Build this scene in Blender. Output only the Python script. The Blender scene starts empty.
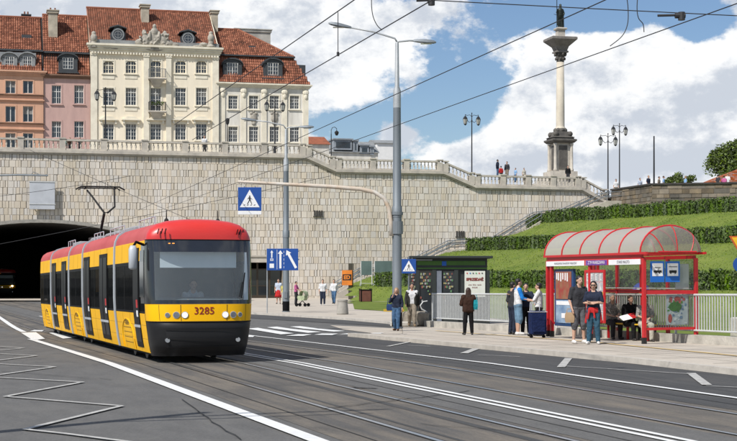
import bpy, math, random
from mathutils import Vector, Matrix
import numpy as np
R = math.radians
random.seed(7)
sc = bpy.context.scene
# ---------------------------------------------------------------- camera
F, CX, HY, EYE = 1450.0, 368.5, 277.5, 1.85      # focal length, centre column, horizon row of the photograph, eye height
cam = bpy.data.cameras.new('camera'); co = bpy.data.objects.new('camera', cam); sc.collection.objects.link(co)
co.location = (0, 0, EYE); co.rotation_euler = (R(90), 0, 0)
cam.sensor_width = 36; cam.lens = F / 737 * 36; cam.shift_y = (HY - 220.5) / 737
cam.clip_start = .3; cam.clip_end = 3000
sc.camera = co
# ---------------------------------------------------------------- sky and sun
SUN_DIR = Vector((.66, .75, 0)).normalized()      # the way shadows run on the ground
ELEV = R(47)
world = bpy.data.worlds.new('World'); sc.world = world; world.use_nodes = True
nt = world.node_tree; nt.nodes.clear()
def N(tree, t, **kw):
    n = tree.nodes.new(t)
    for k, v in kw.items():
        if k.startswith('i_'):
            n.inputs[int(k[2:]) if k[2:].isdigit() else k[2:].replace('_', ' ')].default_value = v
        else: setattr(n, k, v)
    return n
def L(tree, a, b): tree.links.new(a, b)
def M_(tree, op, a, b=None, c=None):
    n = tree.nodes.new('ShaderNodeMath'); n.operation = op
    for i, v in enumerate((a, b, c)):
        if v is None: continue
        if isinstance(v, (int, float)): n.inputs[i].default_value = v
        else: tree.links.new(v, n.inputs[i])
    return n.outputs[0]
def build_sky():
    t = nt
    out = N(t, 'ShaderNodeOutputWorld'); bg = N(t, 'ShaderNodeBackground'); bg.inputs[1].default_value = .1
    sky = N(t, 'ShaderNodeTexSky'); sky.sky_type = 'NISHITA'; sky.sun_disc = False
    sky.sun_elevation = ELEV; sky.sun_rotation = math.atan2(-SUN_DIR.x, -SUN_DIR.y)
    sky.air_density = 1.0; sky.dust_density = .35; sky.ozone_density = 2.5
    tint = N(t, 'ShaderNodeMix', data_type='RGBA', blend_type='MULTIPLY'); tint.inputs[0].default_value = 1
    tint.inputs[7].default_value = (.80, .86, .96, 1); L(t, sky.outputs[0], tint.inputs[6])
    tc = N(t, 'ShaderNodeTexCoord'); d = tc.outputs['Generated']
    sx = N(t, 'ShaderNodeSeparateXYZ'); L(t, d, sx.inputs[0]); X, Y, Z = sx.outputs
    # flatten the clouds a little by stretching the height axis
    cb = N(t, 'ShaderNodeCombineXYZ'); L(t, X, cb.inputs[0]); L(t, Y, cb.inputs[1]); L(t, M_(t, 'MULTIPLY', Z, 1.5), cb.inputs[2])
    def noise(scale, detail, rough, off=(0, 0, 0), dist=0.):
        mp = N(t, 'ShaderNodeMapping'); mp.inputs[1].default_value = off; L(t, cb.outputs[0], mp.inputs[0])
        n = N(t, 'ShaderNodeTexNoise'); n.inputs['Scale'].default_value = scale; n.inputs['Detail'].default_value = detail
        n.inputs['Roughness'].default_value = rough; n.inputs['Distortion'].default_value = dist
        L(t, mp.outputs[0], n.inputs['Vector']); return n.outputs[0]
    big = noise(11, 9, .62, (1.3, .2, .4)); fine = noise(34, 8, .66, (4, 2, 1))
    # billows: the side toward the sun is brighter than the side away from it
    b0 = noise(15, 10, .64, (2, 5, 1)); b1 = noise(15, 10, .64, (2.012, 5, .972)); relief = M_(t, 'MULTIPLY', M_(t, 'SUBTRACT', b0, b1), 1.5)
    def blob(px, py, rx, ry):
        # a soft patch round a direction: closeness measured between unit vectors, wider than tall
        v = Vector(((px - CX) / F, 1, (HY - py) / F)).normalized()
        a = M_(t, 'DIVIDE', M_(t, 'SUBTRACT', X, v.x), rx / F); b = M_(t, 'DIVIDE', M_(t, 'SUBTRACT', Z, v.z), ry / F)
        fw = M_(t, 'GREATER_THAN', Y, 0)
        e = M_(t, 'EXPONENT', M_(t, 'MULTIPLY', M_(t, 'ADD', M_(t, 'MULTIPLY', a, a), M_(t, 'MULTIPLY', b, b)), -1))
        return M_(t, 'MULTIPLY', e, fw)
    def total(base, lst, k_=1.):
        s = base
        for (px, py, rx, ry, w) in lst: s = M_(t, 'MULTIPLY_ADD', blob(px, py, rx, ry), w * k_, s)
        return s
    cov = total(M_(t, 'ADD', M_(t, 'MULTIPLY', big, .68), M_(t, 'MULTIPLY', fine, .32)), COVER)
    r1 = N(t, 'ShaderNodeMapRange', interpolation_type='SMOOTHSTEP'); L(t, cov, r1.inputs[0]); r1.inputs[1].default_value = .485; r1.inputs[2].default_value = .575
    sh = total(M_(t, 'ADD', M_(t, 'ADD', M_(t, 'MULTIPLY', noise(16, 8, .62, (7, 3, 2.2), .2), .8), relief), M_(t, 'MULTIPLY', fine, .2)), SHADE, .75)
    r2 = N(t, 'ShaderNodeMapRange', interpolation_type='SMOOTHSTEP'); L(t, sh, r2.inputs[0]); r2.inputs[1].default_value = .27; r2.inputs[2].default_value = .68
    cc = N(t, 'ShaderNodeMix', data_type='RGBA'); L(t, r2.outputs[0], cc.inputs[0])
    cc.inputs[6].default_value = (6.0, 6.5, 7.3, 1); cc.inputs[7].default_value = (9.9, 10.0, 10.1, 1)
    # clouds are brighter in front of the sun-facing half; behind the viewer they are thinner
    mx = N(t, 'ShaderNodeMix', data_type='RGBA'); L(t, r1.outputs[0], mx.inputs[0]); L(t, tint.outputs[2], mx.inputs[6]); L(t, cc.outputs[2], mx.inputs[7])
    L(t, mx.outputs[2], bg.inputs[0]); L(t, bg.outputs[0], out.inputs[0])
# (direction column, row, half width, half height, more or less cloud)
COVER = [(150, 15, 220, 60, .22), (390, 55, 70, 35, .13), (620, 105, 130, 80, .28), (735, 90, 60, 70, .22), (700, 28, 26, 22, -.34),
         (475, 85, 45, 30, -.25), (440, 118, 42, 20, -.3), (500, 20, 60, 25, -.17), (345, 125, 50, 14, -.12), (400, 132, 26, 14, .30), (600, 14, 60, 14, -.3), (650, 8, 50, 10, -.12),
         (345, 90, 60, 20, .12), (345, 20, 60, 20, .12), (430, 8, 40, 12, .1), (470, 160, 70, 16, .1), (560, 150, 90, 30, .12), (700, 160, 70, 30, .1)]
SHADE = [(300, 70, 90, 22, -.16), (60, 10, 100, 40, -.16), (220, 12, 90, 16, -.10), (380, 62, 60, 30, .12), (330, 108, 60, 20, -.08), (560, 70, 90, 34, .18), (660, 60, 80, 30, .22), (530, 40, 60, 20, .1),
         (660, 125, 50, 16, -.17), (640, 160, 90, 16, -.2), (690, 172, 60, 12, -.1), (720, 100, 50, 25, -.08), (400, 8, 100, 14, -.1), (520, 120, 50, 20, .1)]
build_sky()
sun = bpy.data.lights.new('sun', 'SUN'); sun.energy = 5.0; sun.angle = R(.5); sun.color = (1, .965, .915)
so = bpy.data.objects.new('sun', sun); sc.collection.objects.link(so)
dn = Vector((SUN_DIR.x * math.cos(ELEV), SUN_DIR.y * math.cos(ELEV), -math.sin(ELEV)))
so.rotation_euler = dn.to_track_quat('-Z', 'Y').to_euler(); so.location = (-30, -40, 60)
sc.view_settings.view_transform = 'Standard'; sc.view_settings.look = 'None'; sc.view_settings.exposure = .03; sc.view_settings.gamma = 1
try: sc.view_settings.use_curve_mapping = False
except Exception: pass
sc.cycles.max_bounces = 6; sc.cycles.transparent_max_bounces = 12
# ---------------------------------------------------------------- helpers
def drop(Y): return -.01 * min(max(Y - 31, 0), 29)
def at(px, py, Y): return Vector(((px - CX) / F * Y, Y, EYE + (HY - py) / F * Y))
def G(px, py, h=0.):
    """the ground point (h above the road) seen in this direction"""
    Y = 30.
    for _ in range(30): Y = F * (EYE - drop(Y) - h) / (py - HY)
    return Vector(((px - CX) / F * Y, Y, drop(Y) + h))
C = sc.collection
MATS = {}
def mat(name, col, rough=.8, var=.12, scale=2., bump=0., bscale=25., metal=0., coat=0., island=0., emit=None, spec=.5, col2=None, streak=False, ior=1.5):
    if name in MATS: return MATS[name]
    m = bpy.data.materials.new(name); m.use_nodes = True; t = m.node_tree; b = t.nodes['Principled BSDF']
    b.inputs['Roughness'].default_value = rough; b.inputs['Metallic'].default_value = metal
    b.inputs['Coat Weight'].default_value = coat; b.inputs['Coat Roughness'].default_value = .08; b.inputs['Specular IOR Level'].default_value = spec; b.inputs['IOR'].default_value = ior
    tc = N(t, 'ShaderNodeTexCoord'); src = tc.outputs['Object']
    if streak:
        mp = N(t, 'ShaderNodeMapping'); mp.inputs[3].default_value = streak if isinstance(streak, tuple) else (1, 1, .2); L(t, src, mp.inputs[0]); src2 = mp.outputs[0]
    else: src2 = src
    c1 = tuple(col) + (1,)
    c2 = tuple(col2) + (1,) if col2 else tuple(max(0, c * (1 - 2.2 * var)) for c in col) + (1,)
    n = N(t, 'ShaderNodeTexNoise'); n.inputs['Scale'].default_value = scale; n.inputs['Detail'].default_value = 7; n.inputs['Roughness'].default_value = .62; L(t, src2, n.inputs['Vector'])
    mr = N(t, 'ShaderNodeMapRange'); L(t, n.outputs[0], mr.inputs[0]); mr.inputs[1].default_value = .32; mr.inputs[2].default_value = .68
    mx = N(t, 'ShaderNodeMix', data_type='RGBA'); L(t, mr.outputs[0], mx.inputs[0]); mx.inputs[6].default_value = c1; mx.inputs[7].default_value = c2
    o = mx.outputs[2]
    if island:
        g = N(t, 'ShaderNodeNewGeometry'); ml = M_(t, 'MULTIPLY_ADD', g.outputs['Random Per Island'], 2 * island, 1 - island)
        hs = N(t, 'ShaderNodeHueSaturation'); L(t, o, hs.inputs['Color']); L(t, ml, hs.inputs['Value'])
        ml2 = M_(t, 'MULTIPLY_ADD', M_(t, 'FRACT', M_(t, 'MULTIPLY', g.outputs['Random Per Island'], 37.)), .7, .65); L(t, ml2, hs.inputs['Saturation'])
        o = hs.outputs[0]
    L(t, o, b.inputs['Base Color'])
    if bump:
        n2 = N(t, 'ShaderNodeTexNoise'); n2.inputs['Scale'].default_value = bscale; n2.inputs['Detail'].default_value = 5; L(t, src, n2.inputs['Vector'])
        bp = N(t, 'ShaderNodeBump'); bp.inputs['Strength'].default_value = min(1, bump); bp.inputs['Distance'].default_value = .03; L(t, n2.outputs[0], bp.inputs['Height']); L(t, bp.outputs[0], b.inputs['Normal'])
    if emit:
        b.inputs['Emission Color'].default_value = tuple(emit[:3]) + (1,); b.inputs['Emission Strength'].default_value = emit[3]
    MATS[name] = m; return m
def glass(name, tint=(.8, .85, .85), alpha=.35, rough=.03, base=(.25, .27, .28), fres=.9):
    """thin glazing: part mirror, part see-through"""
    if name in MATS: return MATS[name]
    m = bpy.data.materials.new(name); m.use_nodes = True; t = m.node_tree; t.nodes.clear()
    out = N(t, 'ShaderNodeOutputMaterial'); tr = N(t, 'ShaderNodeBsdfTransparent'); tr.inputs[0].default_value = tuple(tint) + (1,)
    b = N(t, 'ShaderNodeBsdfPrincipled'); b.inputs['Base Color'].default_value = tuple(base) + (1,); b.inputs['Roughness'].default_value = rough; b.inputs['Specular IOR Level'].default_value = .8
    mx = N(t, 'ShaderNodeMixShader'); fr = N(t, 'ShaderNodeFresnel'); fr.inputs[0].default_value = 1.5
    L(t, M_(t, 'ADD', M_(t, 'MULTIPLY', fr.outputs[0], fres), alpha), mx.inputs[0]); L(t, tr.outputs[0], mx.inputs[1]); L(t, b.outputs[0], mx.inputs[2]); L(t, mx.outputs[0], out.inputs[0])
    MATS[name] = m; return m
def roadmat(name, c1, c2, c3, speck=.35, stretch=.10):
    """worn carriageway: long stains that run with the traffic, blotches and fine aggregate"""
    m = bpy.data.materials.new(name); m.use_nodes = True; t = m.node_tree; b = t.nodes['Principled BSDF']; b.inputs['Roughness'].default_value = .88; b.inputs['Specular IOR Level'].default_value = .35
    tc = N(t, 'ShaderNodeTexCoord'); mp = N(t, 'ShaderNodeMapping'); mp.inputs[2].default_value = (0, 0, -math.atan(.338)); L(t, tc.outputs['Object'], mp.inputs[0])
    m2 = N(t, 'ShaderNodeMapping'); m2.inputs[3].default_value = (1, stretch, 1); L(t, mp.outputs[0], m2.inputs[0])
    def nz(src, sc_, det, lo, hi):
        n = N(t, 'ShaderNodeTexNoise'); n.inputs['Scale'].default_value = sc_; n.inputs['Detail'].default_value = det; n.inputs['Roughness'].default_value = .65; L(t, src, n.inputs['Vector'])
        r = N(t, 'ShaderNodeMapRange'); L(t, n.outputs[0], r.inputs[0]); r.inputs[1].default_value = lo; r.inputs[2].default_value = hi; return r.outputs[0]
    a = N(t, 'ShaderNodeMix', data_type='RGBA'); L(t, nz(m2.outputs[0], 2.6, 9, .36, .64), a.inputs[0]); a.inputs[6].default_value = tuple(c1) + (1,); a.inputs[7].default_value = tuple(c2) + (1,)
    c = N(t, 'ShaderNodeMix', data_type='RGBA'); L(t, M_(t, 'MULTIPLY', nz(mp.outputs[0], .55, 8, .5, .72), .75), c.inputs[0]); L(t, a.outputs[2], c.inputs[6]); c.inputs[7].default_value = tuple(c3) + (1,)
    n = N(t, 'ShaderNodeTexNoise'); n.inputs['Scale'].default_value = 22; n.inputs['Detail'].default_value = 4; n.inputs['Roughness'].default_value = .8; L(t, mp.outputs[0], n.inputs['Vector'])
    hs = N(t, 'ShaderNodeHueSaturation'); L(t, c.outputs[2], hs.inputs['Color']); L(t, M_(t, 'MULTIPLY_ADD', n.outputs[0], speck * 2, 1 - speck), hs.inputs['Value']); L(t, hs.outputs[0], b.inputs['Base Color'])
    bp = N(t, 'ShaderNodeBump'); bp.inputs['Strength'].default_value = .6; bp.inputs['Distance'].default_value = .012; L(t, n.outputs[0], bp.inputs['Height']); L(t, bp.outputs[0], b.inputs['Normal'])
    MATS[name] = m; return m
class MB:
    def __init__(s): s.v = []; s.f = []; s.mi = []; s.k = 0
    def add(s, vs, fs):
        o = len(s.v); s.v += [tuple(v) for v in vs]; s.f += [tuple(i + o for i in f) for f in fs]; s.mi += [s.k] * len(fs); return s
    def box(s, x0, x1, y0, y1, z0, z1):
        return s.add([(x0, y0, z0), (x1, y0, z0), (x1, y1, z0), (x0, y1, z0), (x0, y0, z1), (x1, y0, z1), (x1, y1, z1), (x0, y1, z1)],
                     [(0, 3, 2, 1), (4, 5, 6, 7), (0, 1, 5, 4), (1, 2, 6, 5), (2, 3, 7, 6), (3, 0, 4, 7)])
    def bbox(s, x0, x1, y0, y1, z0, z1, b=.02):
        """box with chamfered edges round the vertical and horizontal rims"""
        rings = []
        for z, i in ((z0, b), (z0 + b, 0), (z1 - b, 0), (z1, b)):
            rings.append([(x0 + b + i, y0 + i, z), (x1 - b - i, y0 + i, z), (x1 - i, y0 + b + i, z), (x1 - i, y1 - b - i, z), (x1 - b - i, y1 - i, z), (x0 + b + i, y1 - i, z), (x0 + i, y1 - b - i, z), (x0 + i, y0 + b + i, z)])
        return s.loft(rings)
    def loft(s, rings, closed=True, caps=True):
        n = len(rings[0]); vs = [p for r in rings for p in r]; fs = []
        for i in range(len(rings) - 1):
            for j in range(n if closed else n - 1):
                a = i * n + j; b = i * n + (j + 1) % n; fs.append((a, b, b + n, a + n))
        if caps and closed: fs += [tuple(range(n - 1, -1, -1)), tuple((len(rings) - 1) * n + i for i in range(n))]
        return s.add(vs, fs)
    def cyl(s, p0, p1, r0, r1=None, n=10, caps=True):
        r1 = r0 if r1 is None else r1; p0 = Vector(p0); p1 = Vector(p1); d = (p1 - p0).normalized()
        a = Vector((0, 0, 1)) if abs(d.z) < .9 else Vector((1, 0, 0)); x = d.cross(a).normalized(); y = d.cross(x)
        cs = [(math.cos(2 * math.pi * i / n), math.sin(2 * math.pi * i / n)) for i in range(n)]
        return s.loft([[tuple(p + (x * c + y * q) * r) for c, q in cs] for p, r in ((p0, r0), (p1, r1))], caps=caps)
    def tube(s, pts, r, n=8):
        pts = [Vector(p) for p in pts]; rings = []; prev = None
        for i, p in enumerate(pts):
            d = (pts[min(i + 1, len(pts) - 1)] - pts[max(i - 1, 0)]).normalized()
            if prev is None:
                a = Vector((0, 0, 1)) if abs(d.z) < .9 else Vector((1, 0, 0)); prev = d.cross(a).normalized()
            x = (prev - d * prev.dot(d)).normalized(); prev = x; y = d.cross(x); rr = r[i] if isinstance(r, (list, tuple)) else r
            rings.append([tuple(p + (x * math.cos(2 * math.pi * k / n) + y * math.sin(2 * math.pi * k / n)) * rr) for k in range(n)])
        return s.loft(rings)
    def lathe(s, prof, c=(0, 0, 0), n=12):
        return s.loft([[(c[0] + r * math.cos(2 * math.pi * k / n), c[1] + r * math.sin(2 * math.pi * k / n), c[2] + z) for k in range(n)] for r, z in prof])
    def sph(s, c, r, n=10, m=6):
        rx, ry, rz = (r, r, r) if isinstance(r, (int, float)) else r
        rings = []
        for i in range(m + 1):
            a = -math.pi / 2 + math.pi * i / m; q = max(math.cos(a), .02)
            rings.append([(c[0] + rx * q * math.cos(2 * math.pi * k / n), c[1] + ry * q * math.sin(2 * math.pi * k / n), c[2] + rz * math.sin(a)) for k in range(n)])
        return s.loft(rings)
    def prism(s, poly, y0, y1):
        """polygon in x,z pushed through y"""
        return s.loft([[(x, y0, z) for x, z in poly], [(x, y1, z) for x, z in poly]])
    def cap(s, p0, p1, r0, r1=None):
        r1 = r0 if r1 is None else r1
        s.cyl(p0, p1, r0, r1, 12); s.sph(p0, r0 * .995, 12, 8); s.sph(p1, r1 * .995, 12, 8); return s
    def build(s, name, m, parent=None, smooth=False, loc=None, rot=None):
        me = bpy.data.meshes.new(name); me.from_pydata(s.v, [], s.f)
        for x in (m if isinstance(m, (list, tuple)) else [m]): me.materials.append(x)
        if any(s.mi): me.polygons.foreach_set('material_index', s.mi)
        if smooth: me.polygons.foreach_set('use_smooth', [True] * len(me.polygons))
        me.update(); me.validate()
        o = bpy.data.objects.new(name, me); C.objects.link(o)
        if parent: o.parent = parent
        if loc is not None: o.location = loc
        if rot is not None: o.rotation_euler = rot
        if smooth == 'auto':
            me.set_sharp_from_angle(angle=R(35))
        return o
def tag(o, label=None, cat=None, group=None, kind=None):
    if label: o['label'] = label
    if cat: o['category'] = cat
    if group: o['group'] = group
    if kind: o['kind'] = kind
    return o
def thing(name, label, cat, loc=(0, 0, 0), rz=0., group=None):
    o = bpy.data.objects.new(name, None); C.objects.link(o); o.location = loc; o.rotation_euler = (0, 0, rz); o.empty_display_size = .2
    return tag(o, label, cat, group)
def copy_tree(o, parent=None):
    c = o.copy(); C.objects.link(c); c.parent = parent
    for ch in list(o.children): copy_tree(ch, c)
    return c
def text(name, s, size, m, parent, loc, rot=(R(90), 0, 0), ext=.004, align='CENTER', bold=0.):
    cu = bpy.data.curves.new(name, 'FONT'); cu.body = s; cu.size = size; cu.extrude = ext; cu.align_x = align; cu.align_y = 'CENTER'; cu.offset = bold; cu.resolution_u = 2
    to = bpy.data.objects.new(name, cu); C.objects.link(to); bpy.context.view_layer.update()
    me = bpy.data.meshes.new_from_object(to.evaluated_get(bpy.context.evaluated_depsgraph_get())); me.name = name
    bpy.data.objects.remove(to); bpy.data.curves.remove(cu)
    me.materials.clear(); me.materials.append(m); o = bpy.data.objects.new(name, me); C.objects.link(o)
    o.parent = parent; o.location = loc; o.rotation_euler = rot; return o
def struct(o): o['kind'] = 'structure'; return o
def bake(o, voxel, smooth=3):
    """weld overlapping volumes of a mesh into one continuous surface"""
    md = o.modifiers.new('r', 'REMESH'); md.mode = 'VOXEL'; md.voxel_size = voxel; md.use_smooth_shade = True
    ms = o.modifiers.new('s', 'SMOOTH'); ms.iterations = smooth; ms.factor = .5
    bpy.context.view_layer.update(); dg = bpy.context.evaluated_depsgraph_get()
    me = bpy.data.meshes.new_from_object(o.evaluated_get(dg)); old = o.data; o.modifiers.clear()
    me.name = old.name; mats = list(old.materials); o.data = me; bpy.data.meshes.remove(old)
    me.materials.clear()
    for m in mats: me.materials.append(m)
    me.polygons.foreach_set('use_smooth', [True] * len(me.polygons))
    return o
# ---------------------------------------------------------------- the frame of the great wall: u along it, v into the hill
WO = Vector((-6.1, 142.5, 0)); WA = math.atan(.25); WC, WS = math.cos(WA), math.sin(WA)
def W(u, v, z): return Vector((WO.x + u * WC - v * WS, WO.y + u * WS + v * WC, z))
def wp(px, py, v=0.):
    k = (px - CX) / F; u = (k * WO.y + k * v * WC + v * WS - WO.x) / (WC - k * WS)
    return u, EYE + (HY - py) / F * (WO.y + u * WS + v * WC)
def wframe(o): o.location = (WO.x, WO.y, 0); o.rotation_euler = (0, 0, WA); return o
# ---------------------------------------------------------------- materials
asphalt = roadmat('asphalt', (.126, .123, .117), (.098, .096, .092), (.145, .139, .126), .6, .3)
asphalt_dark = roadmat('asphalt_dark', (.070, .069, .067), (.052, .052, .052), (.085, .08, .074), .45)
asphalt_worn = mat('asphalt_worn', (.34, .31, .265), .9, .14, .6, .5, 60)
trackbed = roadmat('trackbed', (.165, .143, .115), (.090, .085, .079), (.064, .062, .058), .6)
steel = mat('rail_steel', (.50, .50, .50), .28, .1, 3, metal=.8)
groove = mat('rail_groove', (.03, .028, .025), .9)
paint = mat('road_paint', (.74, .74, .72), .7, .07, 5)
paint_old = mat('road_paint_worn', (.50, .49, .46), .8, .2, 6)
paint_yellow = mat('yellow_paint_worn', (.70, .47, .12), .8, .15, 5, col2=(.5, .38, .2))
paving = mat('paving', (.50, .445, .37), .9, .14, .5, .3, 40, col2=(.38, .335, .28))
kerbstone = mat('kerbstone', (.52, .48, .42), .85, .12, 3, .2, 30)
concrete = mat('concrete', (.36, .34, .30), .9, .15, 2.5, .3, 20)
grassm = mat('grass', (.165, .20, .045), .95, .2, .45, 1, 9, col2=(.095, .14, .028), spec=.1)
leafm = mat('hedge_leaf', (.090, .130, .034), .7, .2, 1.2, island=.5, spec=.2, col2=(.050, .085, .020))
treeleaf = mat('tree_leaf', (.12, .165, .042), .7, .2, 3, island=.4, spec=.2)
barkm = mat('bark', (.10, .075, .05), .9, .2, 8, .4)
white_metal = mat('white_metal', (.54, .55, .54), .5, .08, 4)
grey_pole = mat('grey_pole', (.19, .215, .235), .55, .14, 1.5, metal=.2, streak=True)
pale_pole = mat('pale_pole', (.42, .44, .45), .5, .12, 2, metal=.2)
black_metal = mat('black_metal', (.018, .018, .02), .5, .1, 5)
lampglass = mat('lantern_glass', (.45, .45, .42), .2, .08, 8)
wallstone = mat('wall_stone', (.66, .60, .525), .9, .16, .55, .25, 9, island=.07, col2=(.50, .45, .37), streak=(.6, 1, .16))
joint = mat('wall_joint', (.30, .265, .215), .95)
balstone = mat('balustrade_stone', (.55, .50, .42), .85, .18, 1.2, .3, 14, col2=(.36, .33, .29))
brownstone = mat('brown_stone', (.21, .17, .125), .9, .25, .7, .5, 8, island=.38, col2=(.10, .085, .07))
darkglass = mat('dark_glass', (.02, .024, .028), .06, 0, spec=.8)
housewin = mat('house_window_glass', (.035, .045, .055), .08, .3, .9, spec=.9)
framem = mat('window_frame_paint', (.62, .61, .57), .6, .08, 3)
signblue = mat('sign_blue', (.012, .07, .30), .45, .05, 3)
signwhite = mat('sign_white', (.78, .78, .78), .5, .04, 3)
signblack = mat('sign_black', (.012, .012, .012), .5)
def boxparts(): return MB()
# ================================================================ GROUND AND ROAD
def sheet(name, poly, m, h):
    """flat polygon (list of x,y) laid on the falling ground; split along Y so that it follows the fall"""
    ys = sorted(set([31., 60.]) | {p[1] for p in poly}); mb = MB()
    lo, hi = min(p[1] for p in poly), max(p[1] for p in poly)
    def clip(pl, y, keep):
        r = []
        for i in range(len(pl)):
            a, b = pl[i], pl[(i + 1) % len(pl)]; ia, ib = (a[1] - y) * keep >= 0, (b[1] - y) * keep >= 0
            if ia: r.append(a)
            if ia != ib: t = (y - a[1]) / (b[1] - a[1]); r.append((a[0] + t * (b[0] - a[0]), y))
        return r
    cuts = [lo] + [y for y in (31., 60.) if lo < y < hi] + [hi]
    for a, b in zip(cuts, cuts[1:]):
        pl = clip(clip(poly, a, 1), b, -1)
        if len(pl) > 2: mb.add([(x, y, drop(y) + h) for x, y in pl], [tuple(range(len(pl)))])
    me_o = mb.build(name, m)
    # faces upward
    for p in me_o.data.polygons:
        if p.normal.z < 0: p.flip()
    return struct(me_o)
XI = lambda i, Y: i - .338 * Y                     # lines that run with the road
def strip(name, a, b, Y0, Y1, m, h):
    return sheet(name, [(XI(a, Y0), Y0), (XI(b, Y0), Y0), (XI(b, Y1), Y1), (XI(a, Y1), Y1)], m, h)
sheet('ground', [(-900, -300), (900, -300), (900, 1500), (-900, 1500)], asphalt, -.10)
sheet('road', [(XI(-14, -40), -40), (60, -40), (60, 128), (-6, 139), (-70, 122), (XI(-14, 100), 100)], asphalt, 0)
strip('lane_patch', 5.25, 12.9, -20, 137, trackbed, .004)
strip('lane_patch', 13.25, 16.3, -20, 58, asphalt_dark, .004)
strip('lane_patch', 8.05, 9.85, -20, 110, asphalt, .008); strip('lane_patch', 6.55, 6.62, -20, 110, asphalt_dark, .008); strip('lane_patch', 7.35, 7.5, -20, 110, asphalt_dark, .008); strip('lane_patch', 11.9, 12.9, -20, 90, asphalt_dark, .008)
for c in (7.07, 10.8):
    for s in (-.76, .76):
        strip('rail_groove', c + s - .055, c + s + .075, -20, 150, groove, .012)
        strip('rail', c + s - .04, c + s + .035, -20, 150, steel, .016)
    # seams and tar lines in the track bed
for i, w in ((5.6, .02), (8.45, .03), (12.4, .02)): strip('tar_seam', i, i + w, -20, 120, groove, .012)
M1 = .020
def line_px(name, pts, w, m, h=M1, grp=None):
    """painted line of true width w through ground points seen at these pixels"""
    P = [G(x, y) for x, y in pts]; mb = MB()
    for a, b in zip(P, P[1:]):
        d = (b - a); d.z = 0; d.normalize(); n = Vector((-d.y, d.x, 0)) * w / 2; k = max(1, int((b - a).length / 3))
        for i in range(k):
            p, q = a.lerp(b, i / k), a.lerp(b, (i + 1) / k)
            vs = [p - n, q - n, q + n, p + n]
            mb.add([(v.x, v.y, drop(v.y) + h) for v in vs], [(0, 1, 2, 3)])
    o = mb.build(name, m)
    for p in o.data.polygons:
        if p.normal.z < 0: p.flip()
    return struct(o)
strip('lane_line', 4.82, 5.05, -20, 47, paint, M1)
strip('lane_line', 8.83, 8.94, -20, 80, paint, M1); strip('lane_line', 9.06, 9.17, -20, 80, paint, M1)
strip('lane_line', 13.0, 13.13, -20, 62, paint, M1)
line_px('lane_line', [(24, 332.5), (10, 325), (-10, 311), (-30, 303)], .22, paint)
def quad_px(name, q, m, h=M1): return sheet(name, [tuple(G(x, y))[:2] for x, y in q], m, h)
for q in ([(21, 333.4), (36, 332.8), (45, 339.5), (33, 341)], [(49, 333.4), (61, 332.4), (78, 338), (63, 339.3)],
          [(247, 329.2), (258, 328.3), (294, 334), (281, 335)], [(267, 327.9), (277, 327.2), (321, 332.6), (308, 333.5)], [(290, 327.3), (300, 326.7), (345, 331.6), (334, 332.3)],
          [(286, 336.4), (298, 334.9), (312, 335), (303, 336.6)], [(314, 335.4), (322, 334.2), (338, 334.3), (332, 335.7)], [(340, 334.9), (348, 333.9), (364, 334), (358, 335.2)], [(366, 334.6), (374, 333.5), (384, 333.4), (378, 334.8)],
          [(244, 337.6), (246, 336.1), (255, 336.2), (253, 337.7)], [(30, 331.8), (34, 330.6), (44, 330.8), (42, 332)]):
    quad_px('crossing_stripe', q, paint, M1 + .004)
zz = [(150, 446), (65, 435), (25, 430.6), (121.7, 407), (5, 397.5), (82.6, 383), (-14, 377.5), (55, 367.6), (-22, 363.5), (36.7, 356.3), (-26, 353), (23.5, 348.8), (-26, 345)]
line_px('zigzag_marking', zz, .09, paint_old)
line_px('bay_marking', [(561, 368), (568.5, 359)], .17, paint_old); line_px('bay_marking', [(691, 374), (707, 386)], .17, paint_old); line_px('bay_marking', [(464, 354), (476, 349.3)], .2, paint_old)
line_px('bay_marking', [(388, 347), (412, 342)], .12, paint_old)
for a in ([(478, 355.6), (520, 357.4)], [(566, 367), (690, 374.8)], [(706, 386.8), (760, 389.5)], [(408, 346), (430, 347)]): line_px('bay_marking', a, .06, paint_old)
# cracks and oil on the carriageway, plus a mast shadow painted as a dark line
rc = random.Random(3)
def dark_line(px0, py0, px1, py1, n=12, w=.03):
    P = []
    for i in range(n + 1):
        t = i / n; P.append((px0 + (px1 - px0) * t + rc.uniform(-2, 2), py0 + (py1 - py0) * t + rc.uniform(-.5, .5)))
    line_px('crack_shadow_line', P, w, groove, .018)
dark_line(322, 410, 470, 392); dark_line(350, 388, 377, 389, 4, .09); dark_line(0, 372, 110, 380, 10, .02); dark_line(180, 400, 240, 441, 9, .02); dark_line(420, 425, 560, 436, 9, .02)  # first line traces the left mast's cast shadow in dark colour
# far pavement, side road strip and the stop platform
far_edge = [(228, 311.6), (250, 312.2), (300, 315), (350, 318), (392, 321.5), (402, 324), (402, 328)]
def pv(px, py, h=.12): return tuple(G(px, py, h))[:2]
FP = [pv(*p) for p in far_edge]
plat = [pv(402, 328), pv(392, 333.2), pv(382, 333.5), pv(376, 332), pv(376, 330.0), pv(386, 328)]
PK = [(XI(16.4, Y), Y) for Y in (57.5, 50, 40, 31, 20, 0, -20)]        # kerb face of the stop platform
def flat(name, poly, m, h): return sheet(name, poly, m, h)
pav_poly = FP[:-1] + [pv(403, 334.3)] + PK[1:] + [(60, -20), (60, 30), (40, 60), (30, 100), (40, 160), (-70, 128), (-10, 128), (-12, 100)]
flat('pavement', pav_poly, paving, .12)
quad_px('kerb_ramp', [(330, 325.5), (402, 329), (403, 335.8), (376, 334), (345, 330)], paving, .013)
quad_px('side_road', [(228, 313.5), (300, 317), (350, 319.8), (396, 323.3), (398, 327.5), (350, 324.5), (300, 321.5), (228, 317)], asphalt_dark, .014)
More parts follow.
